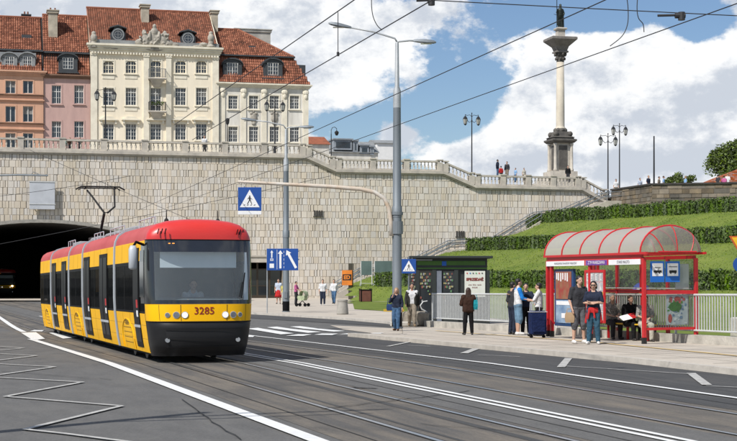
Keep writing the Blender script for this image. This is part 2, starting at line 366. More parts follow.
def kerb(name, pts, w=.22):
    mb = MB(); n = len(pts); rings = []
    for i, (x, y) in enumerate(pts):
        a, b = Vector(pts[max(i - 1, 0)]), Vector(pts[min(i + 1, n - 1)]); d = (b - a).normalized(); q = Vector((-d.y, d.x)) * w
        z = drop(y); rings.append([(x, y, z - .1), (x, y, z + .105), (x + q.x * .1, y + q.y * .1, z + .126), (x + q.x, y + q.y, z + .126), (x + q.x, y + q.y, z - .1)])
    return struct(mb.loft(rings).build(name, kerbstone))
kerb('kerb', [(x, y) for x, y in [pv(403, 334.3)] + PK[1:]][::-1])
kerb('kerb', [(x, y) for x, y in FP[:-1]][::-1])
for a in ([(436, 334.3), (583, 345.8)], [(583, 345.8), (745, 362.5)]):
    P = [G(x, y, .12) for x, y in a]; line_px('platform_line', a, .14, paint_yellow, .136)
# pavement slab joints
pj = mat('paving_joint', (.17, .155, .13), .95)
for k in range(1, 5):
    off = 16.4 + k * 1.2; strip('paving_seam', off, off + .025, -5, 55, pj, .124)
for k in range(26):
    Y = 12 + k * 1.9; a = Vector((XI(16.75, Y), Y)); b = a + Vector((.947, .32)) * 5.2; n = Vector((-.32, .947)) * .02
    sheet('paving_seam', [tuple(a - n), tuple(b - n), tuple(b + n), tuple(a + n)], pj, .128)
# ================================================================ EMBANKMENT
QN = Vector((.89, .456)); QD = Vector((.456, -.89))
QP = [(50, -.17), (57, -.15), (59.2, 1.0), (61.4, 1.12), (71.6, 4.35), (73.8, 4.5), (81.0, 7.25), (83.2, 7.4), (90, 8.6), (100, 9.3), (140, 9.3)]
def interp(tab, x):
    if x <= tab[0][0]: return tab[0][1]
    for (a, b), (c, d) in zip(tab, tab[1:]):
        if x <= c: return b + (d - b) * (x - a) / (c - a)
    return tab[-1][1]
# stair line along the wall: u -> floor level
u_ = lambda px: wp(px, 250, -1.6)[0]
STAIR = [(u_(334), -.1), (u_(362), 1.5), (u_(400), 1.7), (u_(424), 2.9), (u_(452), 4.3), (u_(478), 4.45), (u_(497), 4.7), (u_(538), 7.25), (u_(566), 7.6), (u_(603), 9.3), (u_(640), 9.4)]
SV0, SV1 = -2.7, -.3
def hillz(x, y):
    q = x * QN.x + y * QN.y; z = interp(QP, q)
    rx, ry = x - WO.x, y - WO.y; u = rx * WC + ry * WS; v = -rx * WS + ry * WC
    if v > SV0 - 1.0 and STAIR[0][0] - 2 < u:
        t = min(1, (v - SV0 + 1.0) / .8); z = z * (1 - t) + min(z, interp(STAIR, u) - .35) * t
    z += .05 * math.sin(x * 1.3 + y * .7) * math.sin(y * .9 - x * .4)
    return z
mb = MB(); NQ, NS = 70, 110; vs = []; qs = [50 + 60 * i / NQ for i in range(NQ + 1)]; ss = [-142 + 150 * j / NS for j in range(NS + 1)]
for q in qs:
    for s in ss:
        x, y = QN.x * q + QD.x * s, QN.y * q + QD.y * s; vs.append((x, y, hillz(x, y)))
fs = []
for i in range(NQ):
    for j in range(NS):
        a = i * (NS + 1) + j; f = (a, a + NS + 1, a + NS + 2, a + 1); c = sum((Vector(vs[k]) for k in f), Vector()) / 4
        if c.x > -1.6 and not (c.y > 147 + .25 * (c.x - 10)): fs.append(f)
struct(MB().add(vs, fs).build('grass_bank', grassm, smooth=True))
sheet('lawn', [(-1.3, 118), (-.9, 92), (5.5, 74), (8.5, 60), (XI(23.4, 40), 40), (XI(23.4, 5), 5), (70, 5), (70, 60), (35, 100), (20, 125)], grassm, .14)
def leaf_quads(mb, pts, size, rnd, up=.3):
    for (x, y, z) in pts:
        n = Vector((rnd.gauss(0, 1), rnd.gauss(0, 1), rnd.gauss(0, 1) + up)).normalized(); a = n.orthogonal().normalized(); a.rotate(Matrix.Rotation(rnd.uniform(0, 6.28), 3, n)); b = n.cross(a)
        s = size * rnd.uniform(.6, 1.3); c = Vector((x, y, z)); mb.add([c - a * s - b * s * .55, c + a * s - b * s * .55, c + a * s + b * s * .55, c - a * s + b * s * .55], [(0, 1, 2, 3)])
def hedge(label, q, s0, s1, hgt, width, pitch=.62, per=95, seed=1):
    """clipped hedge along the bank: one bush every pitch metres, sheathed in leaves"""
    rnd = random.Random(seed); core = MB(); lv = MB(); n = int((s1 - s0) / pitch); pts = []
    for i in range(n):
        s = s0 + (i + .5) * pitch; x, y = QN.x * q + QD.x * s, QN.y * q + QD.y * s
        z = hillz(x, y); hh = hgt * rnd.uniform(.90, 1.07); ww = width * rnd.uniform(.86, 1.08)
        rings = []
        for t, k in ((-.15, .95), (.3, 1), (.85, .95), (.97, .7)):
            rings.append([(x + (QN.x * math.cos(a) * ww / 2 + QD.x * math.sin(a) * pitch * .6) * k * .84, y + (QN.y * math.cos(a) * ww / 2 + QD.y * math.sin(a) * pitch * .6) * k * .84, z + hh * t * .95) for a in [math.pi / 4 * j for j in range(8)]])
        core.loft(rings)
        for _ in range(per):
            a = rnd.uniform(math.pi * .45, math.pi * 1.55); t = rnd.uniform(0, 1); k = 1 if t < .85 else .85
            pts.append((x + (QN.x * math.cos(a) * ww / 2 + QD.x * math.sin(a) * pitch * .62) * k, y + (QN.y * math.cos(a) * ww / 2 + QD.y * math.sin(a) * pitch * .62) * k, z + hh * t))
        for _ in range(per // 3):
            a = rnd.uniform(-.5, .5); b = rnd.uniform(-.5, .5); pts.append((x + QN.x * a * ww + QD.x * b * pitch, y + QN.y * a * ww + QD.y * b * pitch, z + hh * rnd.uniform(.93, 1.09)))
    leaf_quads(lv, pts, .075, rnd)
    r = core.build('hedge', leafm); tag(r, label, 'hedge', 'clipped hedges in rows across the grass bank')
    lv.build('leaves', leafm, r); return r
tf = MB(); rg_ = random.Random(8); bl = []
for _ in range(42000):
    q = rg_.uniform(57.5, 84); s = rg_.uniform(-128, -50); x, y = QN.x * q + QD.x * s, QN.y * q + QD.y * s
    if x < -1.2 or (y - WO.y) * WC - (x - WO.x) * WS > SV0 - .3: continue
    z = hillz(x, y); a_ = rg_.uniform(0, 3.14); h_ = rg_.uniform(.03, .08); w_ = .05; dx, dy = math.cos(a_) * w_, math.sin(a_) * w_; lx, ly = rg_.uniform(-.05, .05), rg_.uniform(-.05, .05)
    tf.add([(x - dx, y - dy, z - .01), (x + dx, y + dy, z - .01), (x + lx, y + ly, z + h_)], [(0, 1, 2)])
tag(tf.build('grass', mat('grass_blades', (.165, .21, .045), .9, .2, 2, island=.22, spec=.1, col2=(.11, .16, .03))), 'short mown grass covering the bank between the hedges', 'grass', kind='stuff')
hedge('long low clipped hedge nearest the railing, lowest row of the grass bank', 60.4, -116, -40, 1.2, 1.0, seed=1)
hedge('clipped hedge running across the middle of the grass bank', 72.7, -120.5, -60, 1.12, 1.0, seed=2)
hedge('topmost clipped hedge, just below the brown stone wall', 82.2, -125, -70, 1.15, 1.0, seed=3)
# ================================================================ THE GREAT RETAINING WALL
u0, uA, uB, uC, uD, uE, uF = wp(-110, 150)[0], wp(306, 150)[0], wp(336, 150)[0], wp(443, 160)[0], wp(475, 170)[0], wp(581, 180)[0], wp(607, 190)[0]
ZT = [(u0, 13.45), (uA, 13.4), (uB, 12.1), (uC, 12.1), (uD, 10.75), (uE, 10.7), (uF, 9.25), (uF + 30, 9.25)]
ztop = lambda u: interp(ZT, u)                       # top of the wall proper, under the cornice slab
ARC_U, ARC_R, ARC_W = wp(42, 230)[0], 30.0, 12.3; ARC_Z = wp(42, 222.3)[1]
def arch(u):
    d = abs(u - ARC_U)
    return -1. if d > ARC_W else ARC_Z - ARC_R + math.sqrt(ARC_R ** 2 - d * d)
DR0, DR1, DRZ = wp(222, 270)[0], wp(283, 270)[0], wp(260, 262.5)[1]
def low(u): return DRZ if DR0 < u < DR1 else arch(u)
root = thing('retaining_wall', 'high pale stone retaining wall with the tunnel arch in it', 'wall'); wframe(root)
mb = MB(); us = [u0 + (uF + 1 - u0) * i / 220 for i in range(221)]
us = sorted(set(us + [ARC_U - ARC_W - .001, ARC_U - ARC_W + .001, ARC_U + ARC_W - .001, ARC_U + ARC_W + .001, DR0 - .001, DR0 + .001, DR1 - .001, DR1 + .001, uA, uB, uC, uD, uE, uF]))
for a, b in zip(us, us[1:]):
    la, lb = max(low(a + 1e-4), -1), max(low(b - 1e-4), -1); ta, tb = ztop(a), ztop(b)
    mb.add([(a, 0, la), (b, 0, lb), (b, 0, tb), (a, 0, ta), (a, 1.2, la), (b, 1.2, lb), (b, 1.2, tb), (a, 1.2, ta)], [(0, 1, 2, 3), (5, 4, 7, 6), (3, 2, 6, 7), (0, 4, 5, 1)])
for u, z0, z1 in ((ARC_U - ARC_W, -1, arch(ARC_U - ARC_W + .01)), (ARC_U + ARC_W, -1, arch(ARC_U - ARC_W + .01)), (DR0, -1, DRZ), (DR1, -1, DRZ)):
    mb.add([(u, 0, z0), (u, 1.2, z0), (u, 1.2, z1), (u, 0, z1)], [(0, 1, 2, 3)])
mb.build('wall_core', joint, root)
rb = random.Random(11); mb = MB(); z = -.6; row = 0; CH = .64
while z < 13.6:
    u = u0; off = rb.uniform(0, .6); u += off
    while u < uF + .4:
        w = rb.choice((.22, .26, .30, .34, .38, .42, .48, .56)); gp = rb.choice((.025, .03, .035, .05, .085)); a, b = u, u + w - gp; u += w
        za, zb = z, z + CH - .018; zt = min(ztop(a), ztop(b)) - .02
        if abs(a - uA) < 2 or True:
            pass
        tA, tB = min(zb, ztop(a) - .02), min(zb, ztop(b) - .02)
        m = (a + b) / 2
        if (a < DR1 + .3 and b > DR0 - .3 and za < DRZ + .55): 
            if a < DR0 - .3: b = DR0 - .3
            elif b > DR1 + .3: a = DR1 + .3
            else: continue
        lA, lB = max(za, arch(a) + .02), max(za, arch(b) + .02)
        if abs(a - ARC_U) > ARC_W > abs(b - ARC_U) or abs(b - ARC_U) > ARC_W > abs(a - ARC_U): lA = lB = max(za, arch(ARC_U + ARC_W - .1) + .05)
        if tA - lA < .06 or tB - lB < .06 or b - a < .1: continue
        d = rb.uniform(.015, .05); e = .012
        mb.add([(a, 0, lA), (b, 0, lB), (b, 0, tB), (a, 0, tA), (a + e, -d, lA + e), (b - e, -d, lB + e), (b - e, -d, tB - e), (a + e, -d, tA - e)],
               [(4, 5, 6, 7), (0, 1, 5, 4), (1, 2, 6, 5), (2, 3, 7, 6), (3, 0, 4, 7)])
    z += CH; row += 1
o = mb.build('stone_facing', wallstone, root)
# cornice slab and shadow course
mb = MB()
for (a, za), (b, zb) in zip(ZT[:-1], ZT[1:-1] + [(uF + .01, 9.25)]):
    for y0, y1, d0, d1 in ((-.34, 1.4, .16, .42), (-.18, 1.3, 0, .16)):
        mb.add([(a, y0, za + d0), (b, y0, zb + d0), (b, y0, zb + d1), (a, y0, za + d1), (a, y1, za + d0), (b, y1, zb + d0), (b, y1, zb + d1), (a, y1, za + d1)], [(0, 1, 2, 3), (3, 2, 6, 7), (0, 4, 5, 1), (5, 4, 7, 6), (0, 3, 7, 4), (1, 5, 6, 2)])
mb.build('cornice', balstone, root)
mb = MB(); pts = []
for i in range(49):
    u = ARC_U - ARC_W + .01 + (2 * ARC_W - .02) * i / 48; pts.append((u, arch(u)))
for (a, za), (b, zb) in zip(pts, pts[1:]): mb.add([(a, -.07, za - .02), (b, -.07, zb - .02), (b, -.07, zb + .28), (a, -.07, za + .28), (a, .3, za - .02), (b, .3, zb - .02)], [(0, 1, 2, 3), (0, 4, 5, 1)])
mb.build('arch_rim', concrete, root)
# tunnel behind the arch
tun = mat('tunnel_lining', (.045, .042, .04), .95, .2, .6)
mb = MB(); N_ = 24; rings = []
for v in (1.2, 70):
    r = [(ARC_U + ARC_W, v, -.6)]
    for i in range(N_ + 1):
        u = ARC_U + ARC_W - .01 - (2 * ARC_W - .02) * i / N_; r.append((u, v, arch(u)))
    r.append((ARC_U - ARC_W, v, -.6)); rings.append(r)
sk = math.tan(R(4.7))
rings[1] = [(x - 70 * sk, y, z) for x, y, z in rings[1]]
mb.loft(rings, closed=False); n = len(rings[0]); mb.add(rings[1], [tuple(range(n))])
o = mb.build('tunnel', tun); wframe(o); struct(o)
# doorway recess with dark glazed doors
d = thing('entrance', 'dark glazed entrance recessed in the foot of the stone wall behind the yellow tram', 'entrance'); wframe(d)
mb = MB(); mb.box(DR0 - .3, DR1 + .3, -.10, .3, DRZ + .002, DRZ + .55); mb.box(DR0 - .5, DR1 + .5, -.2, .3, DRZ + .555, DRZ + .72); mb.build('lintel', balstone, d)
mb = MB(); mb.box(DR0, DR0 + .02, 1.2, 6, -.3, DRZ); mb.box(DR1 - .02, DR1, 1.2, 6, -.3, DRZ); mb.box(DR0, DR1, 1.2, 6, DRZ, DRZ + .1); mb.box(DR0, DR1, 6, 6.1, -.3, DRZ); mb.build('lobby', mat('lobby_dark', (.06, .055, .05), .8), d)
nd = 5
for i in range(nd):
    a = DR0 + (DR1 - DR0) * i / nd; b = DR0 + (DR1 - DR0) * (i + 1) / nd
    fr = MB()
    for (x0, x1, z0, z1) in ((a, a + .09, -.2, DRZ), (b - .09, b, -.2, DRZ), (a + .09, b - .09, DRZ - .7, DRZ - .6), (a + .09, b - .09, -.2, .1), (a + .09, b - .09, 1.0, 1.06)): fr.box(x0, x1, .8, .88, z0, z1)
    f = fr.build('door', mat('door_frame_brown', (.05, .035, .02), .6), d); MB().box(a + .09, b - .09, .83, .85, .1, DRZ - .7).build('pane', darkglass, f)
    if i in (2, 3): MB().box(a + .5, a + .9, .86, .87, 1.2, 1.9).build('poster', mat('poster_yellow', (.55, .38, .05), .6), f)
# wall vents and the white board
def vent(px, py, label):
    u, z = wp(px, py); o = MB()
    for k in range(4): o.box(u - .42 + k * .24, u - .28 + k * .24, -.10, .02, z - .25, z + .25)
    o.box(u - .5, u + .5, -.16, -.02, z - .38, z - .30); o = o.build('wall_vent', mat('vent_dark', (.05, .045, .04), .8)); wframe(o); tag(o, label, 'vent')
vent(318, 213, 'higher dark four-slot vent in the stone wall, right of the blue crossing sign'); vent(460, 233.5, 'small dark vent of four slots low in the wall above the stairway')
b = thing('notice_board', 'blank pale grey metal board on brackets above the tunnel arch', 'board'); wframe(b)
ua, za = wp(29.5, 181, -.5); ub, zb = wp(55, 209.5, -.5)
MB().bbox(ua, ub, -.56, -.5, zb, za, .02).build('panel', mat('board_grey', (.50, .52, .55), .6, .08, 1), b)
mb = MB(); [mb.box(ua - .05, ub + .05, -.60, -.48, z, z + .08) for z in (zb + .45, za - .1)]; mb.build('rail', white_metal, b)
mb = MB(); [mb.box(x, x + .08, -.48, 0, z, z + .08) for x in (ua + .2, ub - .3) for z in (zb + .3, za - .4)]; mb.build('bracket', grey_pole, b)
# ------------------------------------------------ balustrade, one length per level
def bal_proto():
    return MB().lathe([(.075, 0), (.075, .06), (.045, .09), (.045, .13), (.095, .30), (.085, .42), (.04, .58), (.04, .64), (.07, .66), (.07, .72)], n=8)
BP = None
def balustrade(a, b, za, zb, label, piers, first=False):
    global BP
    r = thing('balustrade', label, 'balustrade', group='stone balustrade along the top of the wall'); wframe(r)
    def slab(y0, y1, d0, d1, nm, ex=0.):
        MB().add([(a - ex, y0, za + d0), (b + ex, y0, zb + d0), (b + ex, y0, zb + d1), (a - ex, y0, za + d1), (a - ex, y1, za + d0), (b + ex, y1, zb + d0), (b + ex, y1, zb + d1), (a - ex, y1, za + d1)],
                 [(0, 1, 2, 3), (3, 2, 6, 7), (0, 4, 5, 1), (5, 4, 7, 6), (0, 3, 7, 4), (1, 5, 6, 2)]).build(nm, balstone, r)
    slab(.0, .40, .425, .60, 'plinth'); slab(-.02, .42, 1.32, 1.50, 'handrail')
    ps = [a + (b - a) * i / piers for i in range(piers + 1)]
    for i, u in enumerate(ps):
        z = za + (zb - za) * i / piers
        if i == piers and piers > 1 and not first: pass
        MB().box(u - .28, u + .28, -.05, .45, z + .43, z + 1.315).box(u - .32, u + .32, -.09, .49, z + 1.505, z + 1.62).build('pier', balstone, r)
        if i < piers:
            n = max(2, int((ps[i + 1] - u - .6) / (.40 if first else .34)))
            for k in range(n):
                x = u + .42 + (ps[i + 1] - u - .84) * k / (n - 1); zz_ = za + (zb - za) * (x - a) / (b - a)
                if BP is None: o = bal_proto().build('baluster', balstone, r, smooth=True); BP = o
                else: o = BP.copy(); C.objects.link(o); o.parent = r
                o.location = (x, .2, zz_ + .60)
balustrade(wp(-22, 150)[0], uA - .3, 13.45, 13.4, 'longest length of pale balustrade, above the tunnel and in front of the houses', 8, True)
balustrade(uA + .3, uB - .3, 13.28, 12.22, 'short sloping balustrade stepping down beside the corner of the white house', 1)
balustrade(uB + .3, uC - .3, 12.1, 12.1, 'level pale balustrade behind the tall grey lamp post', 3)
balustrade(uC + .3, uD - .3, 11.98, 10.87, 'short sloping balustrade just left of the thin double lantern', 1)
balustrade(uD + .3, uE - .3, 10.75, 10.7, 'level pale balustrade below the tall column', 4)
balustrade(uE + .3, uF - .2, 10.58, 9.4, 'last sloping balustrade, ending at the brown stone wall', 1)
# terraces behind the wall
def ter(a, b, za, zb, d1=140):
    mb = MB().add([(a, 1.2, za), (b, 1.2, zb), (b, d1, zb), (a, d1, za), (a, 1.2, -1), (b, 1.2, -1)], [(0, 1, 2, 3)]); o = mb.build('terrace', concrete); wframe(o); struct(o)
ter(u0 - 60, uA, 13.86, 13.82); ter(uA, uB, 13.82, 12.52); ter(uB, uC, 12.52, 12.52); ter(uC, uD, 12.52, 11.17); ter(uD, uE, 11.17, 11.1); ter(uE, uF, 11.1, 9.7); ter(uF, uF + 120, 9.7, 9.7)
# ------------------------------------------------ stairs with handrails
st = thing('stairway', 'stone stairway climbing the grass bank along the foot of the high wall', 'stairs'); wframe(st)
mb = MB()
for (a, za), (b, zb) in zip(STAIR, STAIR[1:]):
    n = max(1, int(round((zb - za) / .16))) if zb - za > .5 else 1
    for i in range(n):
        x0, x1 = a + (b - a) * i / n, a + (b - a) * (i + 1) / n; z = za + (zb - za) * (i + .5) / n; mb.box(x0, x1, SV0 + .25, SV1, -.8, z)
mb.build('steps', concrete, st)
for v in (SV0, SV1 + .02):
    mb = MB()
    for (a, za), (b, zb) in zip(STAIR, STAIR[1:]): mb.add([(a, v, -1), (b, v, -1), (b, v, zb + .35), (a, v, za + .35), (a, v + .24, -1), (b, v + .24, -1), (b, v + .24, zb + .35), (a, v + .24, za + .35)], [(0, 1, 2, 3), (3, 2, 6, 7), (5, 4, 7, 6)])
    mb.build('side_wall', balstone, st)
    for h in (1.25, .85):
        MB().tube([(u, v + .12, z + h) for u, z in STAIR], .045, 6).build('handrail', grey_pole, st)
    mb = MB()
    for (a, za), (b, zb) in zip(STAIR, STAIR[1:]):
        n = max(1, int((b - a) / 1.6))
        for i in range(n): MB().cyl((a + (b - a) * i / n, v + .12, za + (zb - za) * i / n + .3), (a + (b - a) * i / n, v + .12, za + (zb - za) * i / n + 1.27), .03, n=6).build('post', grey_pole, st)
# ------------------------------------------------ brown rubble wall on the right
def blockwall(name, label, P, z0, z1, ch, wr, m, cap=True):
    r = thing(name, label, 'wall'); rr = random.Random(5)
    core = MB(); fac = MB(); cp = MB()
    for (ax, ay), (bx, by) in zip(P, P[1:]):
        d = Vector((bx - ax, by - ay)); ln = d.length; d.normalize(); n = Vector((d.y, -d.x))
        core.add([(ax, ay, z0), (bx, by, z0), (bx, by, z1), (ax, ay, z1)], [(0, 1, 2, 3)])
        z = z0
        while z < z1 - .1:
            s = rr.uniform(-.3, 0); h = ch * rr.uniform(.8, 1.2); h = min(h, z1 - z)
            while s < ln:
                w = rr.uniform(*wr); a, b = max(0, s), min(ln, s + w - .03); s += w
                if b - a < .1: continue
                k = rr.uniform(.03, .11); q = [Vector((ax, ay)) + d * t for t in (a, b)]; o_ = [p + n * k for p in q]
                fac.add([(q[0].x, q[0].y, z), (q[1].x, q[1].y, z), (q[1].x, q[1].y, z + h - .03), (q[0].x, q[0].y, z + h - .03), (o_[0].x, o_[0].y, z + .015), (o_[1].x, o_[1].y, z + .015), (o_[1].x, o_[1].y, z + h - .045), (o_[0].x, o_[0].y, z + h - .045)],
                        [(4, 5, 6, 7), (0, 1, 5, 4), (1, 2, 6, 5), (2, 3, 7, 6), (3, 0, 4, 7)])
            z += h
        e = n * .18; i_ = -n * .6
        cp.loft([[(p.x + e.x, p.y + e.y, z1), (p.x + e.x, p.y + e.y, z1 + .16), (p.x + i_.x, p.y + i_.y, z1 + .16), (p.x + i_.x, p.y + i_.y, z1)] for p in (Vector((ax, ay)), Vector((bx, by)))])
    core.build('core', joint, r); fac.build('stone_facing', m, r); cp.build('coping', mat('coping_dark', (.055, .05, .045), .85, .2, 2), r)
    return r
pe = W(uF + .5, -.05, 0); p1 = at(652, 183, 141); p2 = at(745, 183, 139); p3 = at(900, 183, 136)
blockwall('rubble_wall', 'rough brown stone wall with a dark coping above the top hedge', [(pe.x, pe.y), (p1.x, p1.y), (p2.x, p2.y), (p3.x, p3.y)], 6.0, 10.85, .42, (.5, 1.5), brownstone)
fill = MB().add([(pe.x, pe.y + .3, 10.2), (p1.x, p1.y + .3, 10.2), (p2.x, p2.y + .3, 10.2), (p3.x, p3.y + .3, 10.2), (p3.x, 260, 10.2), (pe.x - 4, 260, 10.2)], [(0, 1, 2, 3, 4, 5)]).build('terrace', concrete); struct(fill)
# ================================================================ HOUSES
HV = 17.0
def hp(px, py, v=HV): return wp(px, py, v)
def holed(name, m, u0, u1, z0, z1, v, holes, parent):
    xs = sorted({u0, u1} | {h[0] for h in holes} | {h[1] for h in holes}); zs = sorted({z0, z1} | {h[2] for h in holes} | {h[3] for h in holes}); mb = MB()
    for a, b in zip(xs, xs[1:]):
        for c, d in zip(zs, zs[1:]):
            mx, mz = (a + b) / 2, (c + d) / 2
            if not any(h[0] < mx < h[1] and h[2] < mz < h[3] for h in holes): mb.add([(a, v, c), (b, v, c), (b, v, d), (a, v, d)], [(0, 1, 2, 3)])
    for a, b, c, d in holes: mb.add([(a, v, c), (b, v, c), (b, v, d), (a, v, d), (a, v + .28, c), (b, v + .28, c), (b, v + .28, d), (a, v + .28, d)], [(0, 4, 5, 1), (1, 5, 6, 2), (2, 6, 7, 3), (3, 7, 4, 0)])
    return mb.build(name, m, parent)
WR = random.Random(5)
curtain = mat('curtain', (.30, .29, .27), .9, .25, 1.5)
def window(parent, a, b, c, d, v, cols=4, rows=4, trim=None, sill=True, arched=False, shade=True):
    """surround, sash bars and pane of one window"""
    fr = MB(); w = .13; t = .035
    fr.box(a - w, a, v - t, v + .02, c - .05, d + w); fr.box(b, b + w, v - t, v + .02, c - .05, d + w); fr.box(a, b, v - t, v + .02, d, d + w)
    f = fr.build('window', trim or framem, parent)
    s = MB(); y0, y1 = v + .14, v + .20; q = .055
    s.box(a, a + q, y0, y1, c, d); s.box(b - q, b, y0, y1, c, d); s.box(a + q, b - q, y0, y1, c, c + q); s.box(a + q, b - q, y0, y1, d - q, d)
    for i in range(1, cols): x = a + (b - a) * i / cols; k = .045 if i * 2 == cols else .02; s.box(x - k, x + k, y0 + .003, y1 - .003, c + q, d - q)
    for i in range(1, rows):
        z = c + (d - c) * i / rows; k = .04 if i == rows - 1 and rows > 2 else .018; s.box(a + q, b - q, y0 + .006, y1 - .006, z - k, z + k)
    if arched:
        n = 6; hgt = (b - a) * .28
        for i in range(n):
            x0, x1 = a + (b - a) * i / n, a + (b - a) * (i + 1) / n; e = lambda x: d - hgt * (1 - math.sqrt(max(0, 1 - ((x - (a + b) / 2) / ((b - a) / 2)) ** 2)))
            s.add([(x0, v + .01, e(x0)), (x1, v + .01, e(x1)), (x1, v + .01, d + .01), (x0, v + .01, d + .01)], [(0, 1, 2, 3)])
    s.build('sash', trim if arched and trim else framem, f)
    MB().add([(a, v + .22, c), (b, v + .22, c), (b, v + .22, d), (a, v + .22, d)], [(0, 1, 2, 3)]).build('pane', housewin, f)
    if WR.random() < .35:
        fr_ = WR.choice((.35, .5, .25)); MB().add([(a + q, v + .212, d - (d - c) * fr_), (b - q, v + .212, d - (d - c) * fr_), (b - q, v + .212, d - q), (a + q, v + .212, d - q)], [(0, 1, 2, 3)]).build('blind', curtain, f)
    if sill: MB().bbox(a - .2, b + .2, v - .14, v + .02, c - .17, c - .055, .01).build('sill', trim or framem, f)
    return f
def win_px(parent, cx, y0, y1, w, v=HV, **k):
    """window from its pixel centre, top and bottom rows and width"""
    ua, zt = hp(cx - w / 2, y0, v); ub, zb = hp(cx + w / 2, y1, v); return (ua, ub, zb, zt)
tiles = bpy.data.materials.new('roof_tiles'); tiles.use_nodes = True
def _tiles():
    t = tiles.node_tree; b = t.nodes['Principled BSDF']; b.inputs['Roughness'].default_value = .85; b.inputs['Specular IOR Level'].default_value = .2
    g = N(t, 'ShaderNodeNewGeometry'); n = N(t, 'ShaderNodeTexNoise'); tc = N(t, 'ShaderNodeTexCoord'); n.inputs['Scale'].default_value = 1.1; n.inputs['Detail'].default_value = 8; L(t, tc.outputs['Object'], n.inputs['Vector'])
    r = N(t, 'ShaderNodeValToRGB'); e = r.color_ramp.elements; e[0].color = (.07, .035, .024, 1); e[1].color = (.42, .20, .125, 1)
    k = e.new(.45); k.color = (.21, .08, .048, 1); k = e.new(.75); k.color = (.31, .125, .075, 1)
    L(t, M_(t, 'MULTIPLY_ADD', g.outputs['Random Per Island'], .55, M_(t, 'MULTIPLY_ADD', n.outputs[0], .8, -.16)), r.inputs[0]); L(t, r.outputs[0], b.inputs['Base Color'])
_tiles()
def tile_slope(mb, a, b, v0, z0, v1, z1, ca=None, cb=None, tw=.24, th=.36):
    """rows of curved clay tiles from eave (v0,z0) to ridge (v1,z1) between u=a..b; ca, cb are the ends at the ridge"""
    ca = a if ca is None else ca; cb = b if cb is None else cb
    ln = math.hypot(v1 - v0, z1 - z0); nr = max(1, int(ln / th)); nx, nz = -(z1 - z0) / ln, (v1 - v0) / ln
    if nz < 0: nx, nz = -nx, -nz
    for r in range(nr):
        t0, t1 = r / nr, (r + 1.12) / nr; t1 = min(t1, 1.)
        A, B = a + (ca - a) * t0, b + (cb - b) * t0; n = max(1, int(round((b - a) / tw))); k0 = math.ceil((A - a) / tw - .01); k1 = math.floor((B - a) / tw + .01)
        for k in range(k0, k1):
            x = a + k * tw; l0, l1 = .07, .02; sg = rt.uniform(-.012, .012)
            def P(xx, t, h): return (xx, v0 + (v1 - v0) * t + nx * h, z0 + (z1 - z0) * t + nz * h)
            mb.add([P(x, t0, l0 - .05 + sg), P(x + tw * .3, t0, l0 + .03 + sg), P(x + tw * .7, t0, l0 + .03 + sg), P(x + tw * .98, t0, l0 - .05 + sg),
                    P(x, t1, l1 - .05), P(x + tw * .3, t1, l1 + .03), P(x + tw * .7, t1, l1 + .03), P(x + tw * .98, t1, l1 - .05)], [(0, 1, 5, 4), (1, 2, 6, 5), (2, 3, 7, 6)])
rt = random.Random(9)
lead = mat('lead_grey', (.055, .06, .065), .6, .15, 2)
lead_pale = mat('lead_pale', (.27, .28, .28), .65, .15, 2)
def dormer(parent, cx, y0, y1, w, v, back=2.2, m=None, cols=4, rows=3, hood=.35, glassw=None):
    """arched-hood dormer with its own small window, front face at depth v"""
    m = m or lead; ua, zt = hp(cx - w / 2, y0, v); ub, zb = hp(cx + w / 2, y1, v); g = glassw or (ub - ua) * .55; uc = (ua + ub) / 2
    a, b = uc - g / 2, uc + g / 2; c, d = zb + .35, zb + (zt - zb) * .80
    r = MB(); n = 10; sp = zb + (zt - zb) * .72
    def outl(e): return [(ua - e, zb), (ub + e, zb)] + [(uc + (ub - ua + 2 * e) / 2 * math.cos(math.pi * i / n), sp + (zt - sp + e) * math.sin(math.pi * i / n)) for i in range(n + 1)]
    o = outl(0); r.loft([[(x, v + .15, z) for x, z in o], [(x, v + back, z) for x, z in o]])
    h = outl(.12)[2:]; r.loft([[(x, v - .18, z) for x, z in h] + [(x, v - .18, z - .14) for x, z in h[::-1]], [(x, v + back, z) for x, z in h] + [(x, v + back, z - .14) for x, z in h[::-1]]])
    r.box(ua, a, v, v + .149, zb, sp); r.box(b, ub, v, v + .149, zb, sp); r.box(a, b, v, v + .149, zb, c); r.box(ua - .15, ub + .15, v - .25, v + .02, zb - .12, zb - .002)
    r.prism([(a, d)] + [(b, d)] + [(uc + (ub - ua) / 2 * math.cos(math.pi * i / n), sp + (zt - sp) * math.sin(math.pi * i / n)) for i in range(n + 1)], v + .002, v + .147)
    R_ = r.build('dormer', m, parent)
    s = MB(); q = .05
    for i in range(cols + 1): x = a + (b - a) * i / cols; k = q if i in (0, cols) else (.045 if 2 * i == cols else .02); s.box(x - k, x + k, v + .02, v + .08, c, d)
    for i in range(rows + 1): z = c + (d - c) * i / rows; k = q if i in (0, rows) else .02; s.box(a, b, v + .025, v + .075, z - k, z + k)
    s.build('sash', framem, R_); MB().add([(a, v + .1, c), (b, v + .1, c), (b, v + .1, d), (a, v + .1, d)], [(0, 1, 2, 3)]).build('pane', housewin, R_); return R_
